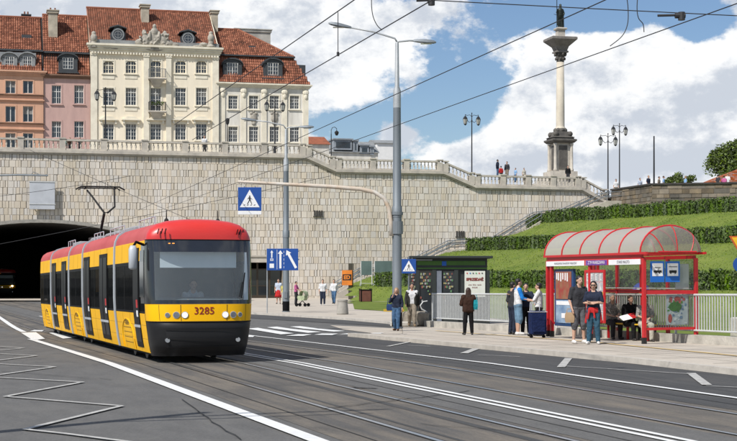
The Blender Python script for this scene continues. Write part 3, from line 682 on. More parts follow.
def chimney(parent, x0, x1, y0, y1, v, dep, m, pots=2):
    ua, zt = hp(x0, y0, v); ub, zb = hp(x1, y1, v); o = MB().box(ua, ub, v, v + dep, zb - 2, zt - .35).box(ua - .12, ub + .12, v - .12, v + dep + .12, zt - .348, zt - .1).box(ua - .2, ub + .2, v - .2, v + dep + .2, zt - .098, zt).build('chimney', m, parent)
    mb = MB()
    for i in range(pots): mb.cyl((ua + (ub - ua) * (i + .5) / pots, v + dep / 2, zt), (ua + (ub - ua) * (i + .5) / pots, v + dep / 2, zt + .35), .1, .08, 8)
    if pots: mb.build('chimney_pots', mat('clay_pot', (.25, .11, .07), .9), o)
    return o
def band(parent, a, b, z0, z1, v, out, m, name='cornice', steps=3, drip=True):
    mb = MB()
    for i in range(steps):
        t0, t1 = i / steps, (i + 1) / steps; mb.box(a - out * t1 * .8, b + out * t1 * .8, v - out * t1, v + .2, z0 + (z1 - z0) * t0 + (.001 if i else 0), z0 + (z1 - z0) * t1)
    return mb.build(name, m, parent)
ZB = 13.84
# ------------------------------------------------ orange house
orange = mat('stucco_orange', (.66, .38, .25), .92, .10, 1.1, .2, 12, col2=(.52, .30, .20), streak=(1, 1, .22))
pinkm = mat('stucco_pink', (.56, .37, .32), .92, .12, 1.1, .2, 12, col2=(.43, .28, .25), streak=(1, 1, .22))
creamm = mat('stucco_cream', (.86, .765, .60), .9, .10, 1.0, .2, 12, col2=(.72, .635, .49), streak=(1, 1, .22))
whitem = mat('stucco_offwhite', (.76, .725, .65), .9, .14, 1.2, .2, 12, col2=(.52, .49, .43), streak=(1, 1, .2))
trimc = mat('trim_cream', (.80, .74, .60), .85, .12, 1.2, col2=(.64, .58, .46))
brownband = mat('trim_brown', (.26, .15, .10), .9, .15, 1.5)
h = thing('orange_house', 'orange stuccoed house with paired grey dormers, leftmost of the row', 'house'); wframe(h)
a, b = hp(-60, 100)[0], hp(43.4, 100)[0]; zt = hp(20, 72)[1]; H = []
for cx in (-24, -8, 10.5, 28):
    for y0, y1 in ((80.5, 93.5), (106, 122), (133, 150)): H.append(win_px(h, cx, y0, y1, 10))
holed('wall', orange, a, b, ZB, zt, HV, H, h); MB().box(a, b, HV + .3, HV + 12, ZB, zt).build('back_block', orange, h)
for k in H: window(h, *k, HV, 2, 1, trim=orange)
for y0, y1, m in ((95.6, 94.2, brownband), (124, 122.7, brownband), (101.5, 99.5, orange), (130.5, 128.6, orange)):
    z0, z1 = hp(20, y0)[1], hp(20, y1)[1]; band(h, a, b - .05, z0, z1, HV, .2, m, 'string_course', 2)
band(h, a, b, zt - .35, zt + .15, HV, .45, orange)
zm, zr = hp(20, 51, HV + 1.3)[1], hp(20, 18.5, HV + 7)[1]
rf = MB(); tile_slope(rf, a, b, HV - .2, zt + .15, HV + 1.3, zm); tile_slope(rf, a, b, HV + 1.1, zm + .12, HV + 6.5, zr); R0 = rf.build('roof', tiles, h)
MB().add([(a, HV, zt), (b, HV, zt), (b, HV + 1.2, zm), (a, HV + 1.2, zm), (b, HV + 6.5, zr - .05), (a, HV + 6.5, zr - .05), (b, HV + 13, zm), (a, HV + 13, zm)], [(0, 1, 2, 3), (3, 2, 4, 5), (5, 4, 6, 7)]).build('roof_boards', tun, R0)
MB().box(a, b, HV + .8, HV + 1.3, zm - .06, zm + .12).build('gutter', lead, R0)
MB().cyl((a, HV + 6.5, zr + .06), (b, HV + 6.5, zr + .06), .14, n=8).build('ridge', tiles, R0)
for cx in (-30, -12, 9.5, 27.5): dormer(R0, cx, 52.5, 71, 15.5, HV + .1, m=lead_pale)
MB().box(*[f for f in (hp(-3, 50)[0], hp(36, 50)[0])], HV + .3, HV + .6, zt + .15, zm - .3).build('dormer_apron', lead_pale, R0)
ua, zq = hp(21.5, 35, HV + 3.4); ub, zw = hp(31.5, 41, HV + 3.4); MB().box(ua, ub, HV + 3.0, HV + 4.4, zw - .4, zq).build('skylight', lead, R0)
chimney(R0, 23, 29.5, 14, 20, HV + 7, .7, lead, 2)
# ------------------------------------------------ pink house
h = thing('pink_house', 'narrow dusky pink house with a single dark dormer', 'house'); wframe(h)
a, b = b + .02, hp(90.4, 100)[0]; zt2 = hp(66, 76)[1]; H = []
for cx in (56.5, 79):
    for y0, y1 in ((85, 103.5), (121, 137.5)): H.append(win_px(h, cx, y0, y1, 9.3))
holed('wall', pinkm, a, b, ZB, zt2, HV + .15, H, h); MB().box(a, b, HV + .45, HV + 12, ZB, zt2).build('back_block', pinkm, h)
for k in H: window(h, *k, HV + .15, 4, 3, trim=pinkm)
band(h, a, b, zt2 - .25, zt2 + .15, HV + .15, .4, brownband)
zm, zr = hp(66, 53.5, HV + 1.4)[1], hp(66, 17, HV + 7)[1]
rf = MB(); tile_slope(rf, a, b, HV, zt2 + .15, HV + 1.4, zm); tile_slope(rf, a, b, HV + 1.2, zm + .12, HV + 6.5, zr); R0 = rf.build('roof', tiles, h)
MB().add([(a, HV + .1, zt2), (b, HV + .1, zt2), (b, HV + 1.3, zm), (a, HV + 1.3, zm), (b, HV + 6.5, zr - .05), (a, HV + 6.5, zr - .05), (b, HV + 13, zm), (a, HV + 13, zm)], [(0, 1, 2, 3), (3, 2, 4, 5), (5, 4, 6, 7)]).build('roof_boards', tun, R0)
MB().box(a, b, HV + .9, HV + 1.35, zm - .06, zm + .12).build('gutter', lead, R0); MB().cyl((a, HV + 6.5, zr + .06), (b, HV + 6.5, zr + .06), .14, n=8).build('ridge', tiles, R0)
dormer(R0, 68, 53.5, 72.5, 19, HV + .1); chimney(R0, 48.5, 57.5, 9.5, 32, HV + 3.2, 1.6, mat('chimney_plaster', (.52, .46, .36), .9, .2, 1.2), 2)
# ------------------------------------------------ cream house
h = thing('cream_house', 'wide cream house with carved crest, two balconies and round dormer windows', 'house'); wframe(h)
a, b = b + .02, hp(218.6, 100)[0]; zc = hp(155, 53)[1]; v = HV - .2; H = []; WIN = []
for cx in (108.5, 131, 155.8, 180.6, 201.4):
    for y0, y1, k in ((60.7, 73.3, 'a'), (87.7, 105.3, 'b'), (123.6, 140, 'c')):
        if cx == 155.8: y1 = {'a': 77.5, 'b': 111, 'c': 140}[k]
        q = win_px(h, cx, y0, y1, 10.6, v); H.append(q); WIN.append((q, k, cx))
holed('wall', creamm, a, b, ZB, zc, v, H, h); MB().box(a, b, v + .3, HV + 12, ZB, zc).build('back_block', creamm, h)
for q, k, cx in WIN:
    window(h, *q, v, 4, 3 if k == 'a' else 4, trim=trimc, arched=k == 'a')
    if k == 'a' or k == 'b':
        MB().bbox(q[0] - .1, q[1] + .1, v - .05, v + .02, q[2] - .62, q[2] - .22, .02).build('apron', trimc, h)
    if k == 'c':
        mb = MB(); z = q[3] + .35; mb.box(q[0] - .45, q[1] + .45, v - .38, v, z, z + .12); mb.prism([(q[0] - .3, z + .122), (q[1] + .3, z + .122), ((q[0] + q[1]) / 2 + .4, z + .42), ((q[0] + q[1]) / 2 - .4, z + .42)], v - .25, v)
        mb.box(q[0] - .3, q[0] - .1, v - .25, v, z - .35, z - .002); mb.box(q[1] + .1, q[1] + .3, v - .25, v, z - .35, z - .002); mb.build('pediment', trimc, h)
for x0, x1, d in ((90.6, 97, .12), (143.2, 148.8, .2), (165.6, 171, .2), (212, 218.4, .12)):
    ua, ub = hp(x0, 90)[0], hp(x1, 90)[0]; mb = MB().box(ua, ub, v - d, v, ZB, zc - .02); mb.box(ua - .06, ub + .06, v - d - .06, v, zc - .5, zc - .25); mb.build('pilaster', trimc, h)
band(h, a, b, zc - .1, zc + .75, v, .55, trimc, 'cornice', 4)
mb = MB(); n = 44
for i in range(n): x = a + (b - a) * (i + .5) / n; mb.box(x - .09, x + .09, v - .3, v, zc - .32, zc - .12)
mb.build('dentils', trimc, h)
zk = zc + .75; 
mb = MB().box(a, b, v - .1, v + .5, zk + .002, zk + .45); mb.build('parapet', lead_pale, h)
def balc(y, stone):
    ua, z = hp(147.5, y); ub, _ = hp(165.5, y); g = MB().bbox(ua, ub, v - 1.0, v - .22, z - .16, z, .03)
    g.loft([[(ua + .2, v - .21, z - .162), (ub - .2, v - .21, z - .162), (ub - .2, v - .9, z - .162), (ua + .2, v - .9, z - .162)], [(ua + .7, v - .01, z - .9), (ub - .7, v - .01, z - .9), (ub - .7, v - .25, z - .9), (ua + .7, v - .25, z - .9)]])
    o = g.build('balcony', balstone, h); r = MB(); p = [(ua + .08, v - .2), (ua + .08, v - .92), (ub - .08, v - .92), (ub - .08, v - .2)]
    for zz_, k in ((z + .95, .035), (z + .12, .02)):
        for (x0, y0), (x1, y1) in zip(p, p[1:]): r.cyl((x0, y0, zz_), (x1, y1, zz_), k, n=6)
    for (x0, y0), (x1, y1) in zip(p, p[1:]):
        n = max(2, int(math.hypot(x1 - x0, y1 - y0) / .13))
        for i in range(n + 1):
            x, yy = x0 + (x1 - x0) * i / n, y0 + (y1 - y0) * i / n; r.tube([(x, yy, z + .12), (x, yy - .06 * (y0 == y1), z + .4), (x, yy, z + .95)], .016, 4)
    r.build('railing', stone, o)
    if stone is black_metal:
        lv = MB(); leaf_quads(lv, [(ua + .3 + rt.random() * (ub - ua - .6), v - 1.0 + rt.uniform(-.12, .1), z + .75 + rt.uniform(-.2, .25)) for _ in range(90)], .07, rt); lv.build('flower_box', treeleaf, o)
balc(111.6, black_metal); balc(78.6, mat('wrought_grey', (.24, .24, .23), .6))
# crest, urns and scroll ornament along the parapet
carve = mat('carved_stone', (.46, .42, .35), .9, .3, 3, .5, 9, col2=(.22, .20, .17))
def ornament(label, px, pz, parts, vv=v - .15, vox=.06, name='carving'):
    mb = MB(); u, z = hp(px, pz, vv)
    for (dx, dz, r) in parts: mb.sph((u + dx, vv, z + dz), r, 10, 8)
    o = mb.build(name, carve, h); return bake(o, vox, 1)
rr = random.Random(4); P = [(0, 0, (.75, .25, .95)), (0, 1.0, (.42, .28, .45)), (0, 1.55, (.22, .2, .3)), (-.9, .1, (.5, .28, .7)), (.9, .1, (.5, .28, .7)), (-1.1, .85, (.26, .24, .36)), (1.1, .8, (.26, .24, .36)), (-1.6, -.2, (.5, .22, .38)), (1.6, -.2, (.5, .22, .38)), (2.2, -.35, (.4, .2, .3)), (0, -.8, (1.2, .3, .35)), (-.5, .5, (.15, .4, .6)), (.5, .5, (.15, .4, .6))]
P += [(rr.uniform(-1.7, 1.7), rr.uniform(-.5, .9), (.13, .38, .15)) for _ in range(26)]
ornament('', 154.5, 41, P)
for px, sg in ((93.8, 1), (211, -1)):
    ornament('', px, 40, [(0, .2, (.38, .35, .5)), (0, .75, (.25, .25, .2)), (0, -.35, (.3, .3, .35)), (0, -.7, (.5, .4, .2)), (sg * .8, -.5, (.5, .2, .22)), (sg * 1.4, -.75, (.6, .2, .16)), (sg * 2.2, -.85, (.6, .2, .1))], vox=.05)
zr = hp(155, 11, HV + 7)[1]; zl = zk + .35
rf = MB(); tile_slope(rf, a - .1, b + .1, v + .5, zl, HV + 7, zr); R0 = rf.build('roof', tiles, h)
MB().add([(a, v + .5, zl - .02), (b, v + .5, zl - .02), (b, HV + 7, zr - .06), (a, HV + 7, zr - .06), (a, HV + 12.5, zl), (b, HV + 12.5, zl)], [(0, 1, 2, 3), (3, 2, 5, 4), (0, 3, 4), (1, 5, 2)]).build('roof_boards', creamm, R0)
MB().cyl((a - .1, HV + 7, zr + .06), (b + .1, HV + 7, zr + .06), .14, n=8).build('ridge', tiles, R0)
def oculus(cx, y0, y1, w):
    vv = v + .75; ua, zt_ = hp(cx - w / 2, y0, vv); ub, zb_ = hp(cx + w / 2, y1, vv); uc, zc_ = (ua + ub) / 2, (zt_ + zb_) / 2 - .05; r = MB()
    ol = [(ua, zb_), (ub, zb_), (ub, zb_ + .9), (ub - .25, zb_ + 1.3), (ub - .45, zt_ - .12), (uc, zt_), (ua + .45, zt_ - .12), (ua + .25, zb_ + 1.3), (ua, zb_ + .9)]
    r.loft([[(x, vv, z) for x, z in ol], [(x, vv + 2.5, z) for x, z in ol]]); r.prism([(ua - .15, zt_ - .3), (uc, zt_ - .02), (ub + .15, zt_ - .3), (ub + .1, zt_ - .18), (uc, zt_ + .12), (ua - .1, zt_ - .18)], vv - .2, vv + 2)
    r.box(ua - .12, ub + .12, vv - .25, vv + .1, zb_ - .12, zb_)
    D = r.build('dormer', lead, R0); n = 18; mb = MB()
    for r0, r1, y in ((.52, .66, vv - .1), (.34, .40, vv - .06)):
        mb.loft([[(uc + q * math.cos(6.2832 * i / n), y + dy, zc_ + q * math.sin(6.2832 * i / n)) for i in range(n)] for q, dy in ((r1, .12), (r1, 0), (r0, 0), (r0, .12))], caps=False)
    mb.box(uc - .5, uc + .5, vv - .05, vv - .02, zc_ - .02, zc_ + .02); mb.box(uc - .02, uc + .02, vv - .055, vv - .025, zc_ - .5, zc_ + .5)
    mb.build('round_frame', lead_pale, D); MB().cyl((uc, vv - .02, zc_), (uc, vv + .02, zc_), .53, n=18).build('pane', housewin, D)
oculus(118, 25.5, 42.5, 15); oculus(188, 30, 46, 15)
chimney(R0, 141.5, 149, 4, 23, HV + 4.4, 1.2, mat('chimney_plaster', (.5, .45, .36), .9), 0); chimney(R0, 211.5, 218, 10, 25, HV + 5.4, 1.0, MATS['chimney_plaster'], 0)
# ------------------------------------------------ white corner house
h = thing('white_house', 'off-white corner house with a tiled mansard roof and two dark dormers', 'house'); wframe(h)
a, b = b + .02, hp(308.5, 100)[0]; zt = hp(262, 85)[1]; v = HV; H = []
for cx in (233, 253.6, 274.3, 294.5):
    for y0, y1 in ((95.5, 109), (126.5, 142)): H.append(win_px(h, cx, y0, y1, 9.2))
holed('wall', whitem, a, b, ZB, zt, v, H, h); MB().box(a, b, v + .3, v + 11, ZB, zt).build('back_block', whitem, h)
for k in H: window(h, *k, v, 4, 4, trim=trimc)
for x0, x1 in ((220, 225), (241, 246), (261.5, 266.5), (282, 287), (303, 308.3)):
    ua, ub = hp(x0, 90)[0], hp(x1, 90)[0]; mb = MB().box(ua, ub, v - .1, v, ZB, zt - .01); mb.sph(((ua + ub) / 2, v - .14, zt - .7), (.36, .12, .3), 8, 6); mb.sph(((ua + ub) / 2, v - .14, zt - 1.15), (.2, .1, .3), 8, 6); mb.build('pilaster', trimc, h)
for px in (253.6, 274.3):
    u, z = hp(px, 118); o = MB()
    for dx, dz, r in ((0, 0, (.4, .1, .55)), (-.25, .5, (.2, .1, .15)), (.25, .5, (.2, .1, .15)), (0, .75, (.12, .1, .2)), (0, -.6, (.25, .1, .2))): o.sph((u + dx, v - .06, z + dz), r, 10, 6)
    o.build('relief', carve, h, smooth=True)
band(h, a, b, zt - .3, zt + .15, v, .45, trimc)
zm = hp(262, 57, v + 1.6)[1]; zr = hp(235, 30, v + 6)[1]
rf = MB(); tile_slope(rf, a, b + .3, v - .35, zt + .15, v + 1.6, zm, cb=b - 1.4)
ur = hp(238, 30, v + 6)[0]
tile_slope(rf, a, b - 1.3, v + 1.5, zm + .1, v + 6, zr, cb=ur)
R0 = rf.build('roof', tiles, h)
m_ = MB().add([(a, v - .1, zt), (b + .3, v - .1, zt), (b - 1.4, v + 1.55, zm), (a, v + 1.55, zm), (ur, v + 6, zr - .03), (a, v + 6, zr - .03), (b + .3, v + 11, zt), (b - 1.4, v + 9.5, zm), (a, v + 11, zt)],
               [(0, 1, 2, 3), (3, 2, 4, 5), (1, 6, 7, 2), (2, 7, 4), (5, 4, 7, 6, 8)]); m_.build('roof_boards', mat('roof_plain', (.33, .1, .045), .9, .2, 1.5), R0)
MB().box(a, b - 1.25, v + 1.2, v + 1.65, zm - .03, zm + .12).build('gutter', lead, R0)
MB().tube([(b - 1.3, v + 1.6, zm + .1), (ur, v + 6, zr + .05), (a, v + 6, zr + .05)], .14, 8).build('ridge', tiles, R0)
for cx in (232.5, 273): dormer(R0, cx, 58.5, 78.5, 19, v + .15, back=2)
u1, z1 = hp(305.5, 65, v + 3); MB().box(u1 - 1.2, u1, v + 3, v + 5, z1 - 1.3, z1).build('side_dormer', lead, R0)
ua, zq = hp(248, 47, v + 3.3); MB().box(ua, ua + .8, v + 2.9, v + 3.8, zq - .5, zq + .1).build('skylight', lead, R0)
chimney(R0, 235.5, 270.5, 28, 44, v + 6.4, 2.6, mat('firewall_plaster', (.48, .46, .41), .9, .2, .8), 0)
# ------------------------------------------------ small roofs beyond, right of the white house
def lowhouse(label, x0, x1, ye, yr, v, mwall, mroof, dorm=(), name='distant_house', white=None):
    h = thing(name, label, 'house'); wframe(h); ua, ze = wp(x0, ye, v); ub, _ = wp(x1, ye, v); _, zr = wp(x0, yr, v + 4)
    MB().box(ua, ub, v, v + 8, 10, ze).build('wall', mwall, h)
    r = MB().loft([[(ua - .2, v - .3, ze + .002), (ua - .2, v + 4, zr), (ua - .2, v + 8.3, ze + .002)], [(ub + .2, v - .3, ze + .002), (ub + .2, v + 4, zr), (ub + .2, v + 8.3, ze + .002)]]).build('roof', mroof, h)
    for a_, b_, c_, d_ in dorm:
        u2, z2 = wp(a_, c_, v - .2); u3, z3 = wp(b_, d_, v - .2); g = MB().box(u2, u3, v - .2, v + 4, z3, z2).box(u2 - .15, u3 + .15, v - .4, v + 4, z2 + .002, z2 + .2).build('dormer', mat('dormer_grey', (.28, .31, .34), .7, .15, 1.5), h)
        MB().box(u2 + .3, u3 - .3, v - .24, v - .2, z3 + .3, z2 - .3).build('pane', housewin, g)
    return h
lowhouse('low house with a red tiled roof just beyond the white corner house', 306, 329, 144, 136.5, 52, whitem, MATS['roof_plain'])
h2 = lowhouse('low grey-dormered house beyond the sloping balustrade', 331, 378, 152, 141, 70, whitem, lead_pale, [(334, 352, 139.5, 150), (353, 358, 141, 152), (360, 369, 145.5, 154), (370, 374, 147, 155)])
lowhouse('plain white house end showing behind the tall grey lamp post', 377, 399, 143, 140, 92, mat('white_plaster', (.75, .74, .72), .9, .05), lead_pale)
# ================================================================ THE COLUMN
YC = 165.; pc = F / YC
def zc_(py): return EYE + (HY - py) / pc
cx0 = (560.3 - CX) / pc
col = thing('monument_column', 'tall pale column with a dark bronze king on top holding a cross', 'monument', (cx0, YC, 0), R(14))
stone_d = mat('column_dark_stone', (.12, .11, .095), .85, .3, 1.5, .4, 9, col2=(.06, .055, .05)); shaft = mat('column_shaft', (.60, .54, .43), .8, .12, .6, col2=(.45, .40, .33))
W2 = lambda w: w / pc / 2
mb = MB(); mb.box(-2.6, 2.6, -2.6, 2.6, 11, zc_(183)).box(-2.1, 2.1, -2.1, 2.1, zc_(183), zc_(178)).box(-1.5, 1.5, -1.5, 1.5, zc_(178), zc_(172)); mb.build('plinth', balstone, col)
mb = MB().box(-.85, .85, -.85, .85, zc_(172), zc_(143)); mb.build('pedestal', balstone, col)
for sx in (-1, 1):
    for sy in (-1, 1): MB().lathe([(.24, 0), (.24, .25), (.18, .35), (.16, zc_(144) - zc_(172) - .35), (.22, zc_(144) - zc_(172) - .1), (.24, zc_(144) - zc_(172))], (sx * .98, sy * .98, zc_(172)), 10).build('corner_column', balstone, col, smooth=True)
for s in ((0, -.87), (0, .87), (-.87, 0), (.87, 0)):
    w = (.5, .03) if s[0] == 0 else (.03, .5); MB().box(s[0] - w[0], s[0] + w[0], s[1] - w[1], s[1] + w[1], zc_(170), zc_(146)).build('tablet', stone_d, col)
def sq(lst, nm, m):
    MB().loft([[(-w, -w, zc_(y)), (w, -w, zc_(y)), (w, w, zc_(y)), (-w, w, zc_(y))] for w, y in lst]).build(nm, m, col)
sq([(1.2, 143.5), (1.45, 141.5), (1.45, 140), (1.2, 139.5), (1.2, 138.2), (1.3, 138), (.95, 136.5), (.8, 132)], 'pedestal_cornice', stone_d)
P = [(sx * .85, sy * .85, zc_(134.5), .32) for sx in (-1, 1) for sy in (-1, 1)] + [(0, 0, zc_(132), .75)] + [(.62 * math.cos(a_), .62 * math.sin(a_), zc_(130.5), .24) for a_ in [math.pi / 4 * i for i in range(8)]]
mb = MB(); [mb.sph(p[:3], p[3], 10, 7) for p in P]; bake(mb.build('wreath', stone_d, col), .07, 1)
H0, H1 = zc_(129.5), zc_(62)
MB().lathe([(.62, H0 - .1), (.62, H0 + .15), (.52, H0 + .25), (.49, H0 + .4), (.485, H0 + 2.5), (.42, H1)], n=24).build('shaft', shaft, col, smooth=True)
capm = MB(); capm.lathe([(.44, H1), (.44, H1 + .1), (.42, H1 + .15), (.50, zc_(56)), (.66, zc_(53))], n=16)
for i in range(8):
    a_ = math.pi / 4 * i + .39
    for z, r, k in ((H1 + .35, .50, .13), (zc_(54.5), .62, .15)): capm.sph((r * math.cos(a_ + z), r * math.sin(a_ + z), z), (k, k, k * 1.4), 8, 5)
capm.build('capital', stone_d, col, smooth=True)
sq([(.72, 53), (.72, 51.5), (.6, 51), (.75, 47), (1.45, 41), (1.5, 40.6), (1.5, 38.6), (1.42, 38)], 'abacus', mat('abacus_grey', (.22, .20, .18), .85, .2, 1.5))
sq([(.55, 38), (.55, 37), (.42, 36.5), (.42, 30.5), (.58, 30), (.62, 29), (.55, 28)], 'upper_plinth', balstone)
bronze = mat('bronze_dark', (.035, .045, .038), .5, .3, 3, metal=.5)
z0 = zc_(28); mb = MB(); s = 2.72 / 1.8
def q(x, y, z): return (x * s, y * s, z0 + z * s)
for A, B, r0, r1 in (((-.1, 0, .06), (-.1, .02, .5), .07, .1), ((.12, 0, .06), (.12, .02, .5), .07, .1), ((-.1, .02, .5), (-.08, 0, .9), .1, .14), ((.12, .02, .5), (.08, 0, .9), .1, .14), ((0, 0, .9), (0, 0, 1.35), .17, .19), ((-.17, 0, 1.38), (.17, 0, 1.38), .09, .09), ((0, 0, 1.4), (0, 0, 1.52), .07, .07),
                     ((-.2, 0, 1.38), (-.32, -.06, 1.12), .07, .055), ((-.32, -.06, 1.12), (-.3, -.12, 1.32), .055, .045), ((.2, 0, 1.38), (.3, -.02, 1.1), .07, .06), ((.3, -.02, 1.1), (.22, -.18, .95), .05, .04), ((.05, .14, .15), (.05, .13, 1.35), .2, .15), ((.22, .08, .12), (.2, .06, 1.2), .12, .1), ((-.12, .13, .3), (-.12, .12, 1.3), .1, .1), ((-.1, -.1, .03), (-.1, .05, .03), .06, .06), ((.12, -.1, .03), (.12, .05, .03), .06, .06)): mb.cap(q(*A), q(*B), r0 * s, r1 * s)
mb.sph(q(0, -.02, 1.63), (.1 * s, .12 * s, .14 * s)); mb.sph(q(0, 0, 1.76), (.1 * s, .1 * s, .06 * s)); mb.lathe([(.28 * s, 0), (.26 * s, .08 * s), (.1, .1 * s)], (0, 0, z0)); stt = bake(mb.build('statue', bronze, col), .045, 1)
mb = MB(); mb.cyl(q(-.33, -.14, .0), q(-.33, -.14, 2.55), .045, n=8); mb.cyl(q(-.6, -.14, 2.15), q(-.06, -.14, 2.15), .045, n=8); mb.build('cross', bronze, stt)
MB().tube([q(-.62, -.25, .98), q(-.3, -.22, .92), q(.2, -.18, .95)], [.02, .035, .04], 6).build('sabre', bronze, stt)
# ================================================================ ORNATE LANTERNS
def lantern_post(name_label, px, py_top, py_base, Y, ppm_w, z_base, double=True, rz=R(14)):
    z1 = EYE + (HY - py_top) / F * Y; x = (px - CX) / F * Y; r = thing('lantern_post', name_label, 'street lamp', (x, Y, z_base), rz, 'ornate black lantern posts on the terrace'); Ht = z1 - z_base; w = ppm_w
    MB().lathe([(.22, 0), (.22, .25), (.15, .4), (.13, 1.1), (.17, 1.2), (.09, 1.35), (.075, 1.4), (.055, Ht - .9), (.08, Ht - .85), (.05, Ht - .75), (.04, Ht - .1), (.07, Ht - .05), (.01, Ht)], n=10).build('post', black_metal, r, smooth=True)
    def lant(dx, zz):
        l = MB().lathe([(.04, -.12), (.16, 0), (.16, .03)], (dx, 0, zz), 6); l.lathe([(.26, .55), (.24, .62), (.14, .80), (.05, .86), (.02, 1.0)], (dx, 0, zz), 6)
        for k in range(6): a_ = math.pi / 3 * k; l.cyl((dx + .15 * math.cos(a_), .15 * math.sin(a_), zz), (dx + .25 * math.cos(a_), .25 * math.sin(a_), zz + .56), .016, n=4)
        o = l.build('lantern', black_metal, r); MB().lathe([(.14, .04), (.235, .54)], (dx, 0, zz), 6).build('glazing', lampglass, o)
    sides = (-1, 1) if double else (1,)
    arm = MB()
    for s in sides:
        arm.tube([(0, 0, Ht - .9), (s * w * .4, 0, Ht - 1.05), (s * w * .8, 0, Ht - .75), (s * w, 0, Ht - .35), (s * w, 0, Ht - .22)], .03, 6)
        arm.tube([(0, 0, Ht - .45), (s * w * .3, 0, Ht - .25), (s * w * .75, 0, Ht - .32), (s * w, 0, Ht - .22)], .028, 6)
        lant(s * w, Ht - 1.25)
    arm.build('scroll_arm', black_metal, r); return r
lantern_post('double black lantern in front of the cream house', 105.5, 87, 140, W(hp(105, 100, 4)[0], 4, 0).y, .82, 13.84)
lantern_post('double black lantern in front of the white corner house', 274.8, 98, 142, W(hp(275, 100, 4)[0], 4, 0).y, .82, 13.82)
lantern_post('double black lantern standing alone above the level balustrade, left of the tall column', 471.8, 112.5, 172, 152.5, .72, 11.1)
lantern_post('shorter double lantern right of the column, left one of the near pair', 608, 133, 187, 153., .85, 9.7)
lantern_post('taller double lantern right of the column, right one of the near pair', 619.5, 123, 183, 158., .72, 9.7)
def crook(px, pt, Y, zb, label):
    z1 = EYE + (HY - pt) / F * Y; r = thing('crook_lamp', label, 'street lamp', ((px - CX) / F * Y, Y, zb), 0); Ht = z1 - zb
    MB().lathe([(.14, 0), (.12, .9), (.06, 1.0), (.045, Ht - .7)], n=8).tube([(0, 0, Ht - .7), (0, 0, Ht - .3), (.12, 0, Ht - .05), (.35, 0, Ht), (.55, 0, Ht - .15), (.55, 0, Ht - .35)], .035, 6).build('post', black_metal, r)
    MB().lathe([(.05, 0), (.22, -.15), (.2, -.3), (.1, -.5)], (.55, 0, Ht - .35), 8).build('lantern', black_metal, r)
crook(331.2, 127, 146, 12.5, 'single crook-necked black lamp on the sloping balustrade terrace')
r = thing('lantern_post', 'slim single lantern in front of the join of the cream and white houses', 'street lamp', (at(227.5, 120, 148).x, 148, 13.8)); zt_ = at(0, 118, 148).z - 13.8
MB().lathe([(.1, 0), (.07, 1), (.045, zt_ - .7)], n=8).build('post', black_metal, r); MB().lathe([(.05, zt_ - .7), (.16, zt_ - .55), (.22, zt_ - .1), (.05, zt_)], n=8).build('lantern', black_metal, r)
p = at(654, 136, 152); r = thing('plain_mast', 'plain dark mast without a lamp rising above the brown wall', 'pole', (p.x, 152, 10.2)); MB().lathe([(.13, 0), (.13, .6), (.10, .7), (.07, p.z - 10.2)], n=10).build('mast', black_metal, r)
# ================================================================ TREES AND THE BRICK WALL ON THE RIGHT
def tree(label, x, y, z, hgt, rad, n, size, seed=1, m=None, blobs=14, name='tree'):
    rnd = random.Random(seed); r = thing(name, label, 'tree', (x, y, z)); cs = []
    for i in range(blobs):
        a_ = rnd.uniform(0, 6.28); q_ = rad * math.sqrt(rnd.random()) * .72; t = rnd.uniform(.48 if name == 'tree' else .35, .93); k = (1 - abs(t - .6) * 1.1); cs.append((q_ * math.cos(a_) * k, q_ * math.sin(a_) * k, hgt * t, rad * rnd.uniform(.26, .42)))
    tr = MB().tube([(0, 0, 0), (.05, 0, hgt * .25), (-.05, .05, hgt * .5), (0, 0, hgt * .8)], [.05 * rad + .05, .04 * rad + .04, .03 * rad, .01 * rad], 8)
    for c in cs: tr.tube([(0, 0, hgt * .3), (c[0] * .5, c[1] * .5, (c[2] + hgt * .3) / 2), c[:3]], [.03 * rad, .02 * rad, .006 * rad], 5)
    tr.build('trunk', barkm, r); lv = MB(); P = []
    for i in range(n):
        c = rnd.choice(cs); d = Vector((rnd.gauss(0, 1), rnd.gauss(0, 1), rnd.gauss(0, 1))).normalized() * c[3] * rnd.uniform(.55, 1.1); P.append((c[0] + d.x, c[1] + d.y, c[2] + d.z * .85))
    leaf_quads(lv, P, size, rnd); lv.build('crown', m or treeleaf, r); return r
tree('broad green tree at the right edge rising above the brick wall', at(737, 160, 185).x, 186, 10.5, 8.8, 4.0, 11000, .13, 2, blobs=26)
tree('paler bush in front of the big tree beside the brick wall', at(732, 172, 178).x, 179, 10.5, 4.6, 2.2, 3500, .11, 5, blobs=14, name='bush', m=mat('bush_leaf', (.08, .12, .025), .7, .2, 3, island=.4, spec=.2))
for i, (px, hh, rr_) in enumerate(((671, 3.9, 1.3), (679, 4.2, 1.5), (688, 4.0, 1.4), (664, 3.6, 1.0))): tree(['low dark bush behind the brown wall coping, second from left', 'largest of the low dark bushes behind the brown wall coping', 'low dark bush behind the brown wall coping, rightmost one', 'smallest low dark bush behind the brown wall coping, leftmost one'][i], at(px, 180, 175).x, 175, 10.2, hh, rr_, 1200, .09, 20 + i, blobs=8, name='bush')
brick = mat('red_brick', (.42, .15, .085), .9, .2, 2, .4, 8, island=.25)
x0, x1 = at(703, 180, 172).x, at(760, 180, 172).x
r = thing('brick_wall', 'sloping red brick wall end at the right edge below the tree', 'wall', (0, 172, 10.2)); MB().prism([(x0, 0), (x1, 0), (x1, 5.6), (x0 + 5.2, 4.9), (x0 + 3.6, 4.3), (x0 + 1.2, 3.4), (x0, 2.9)], 0, .8).build('core', brick, r)
mb = MB(); 
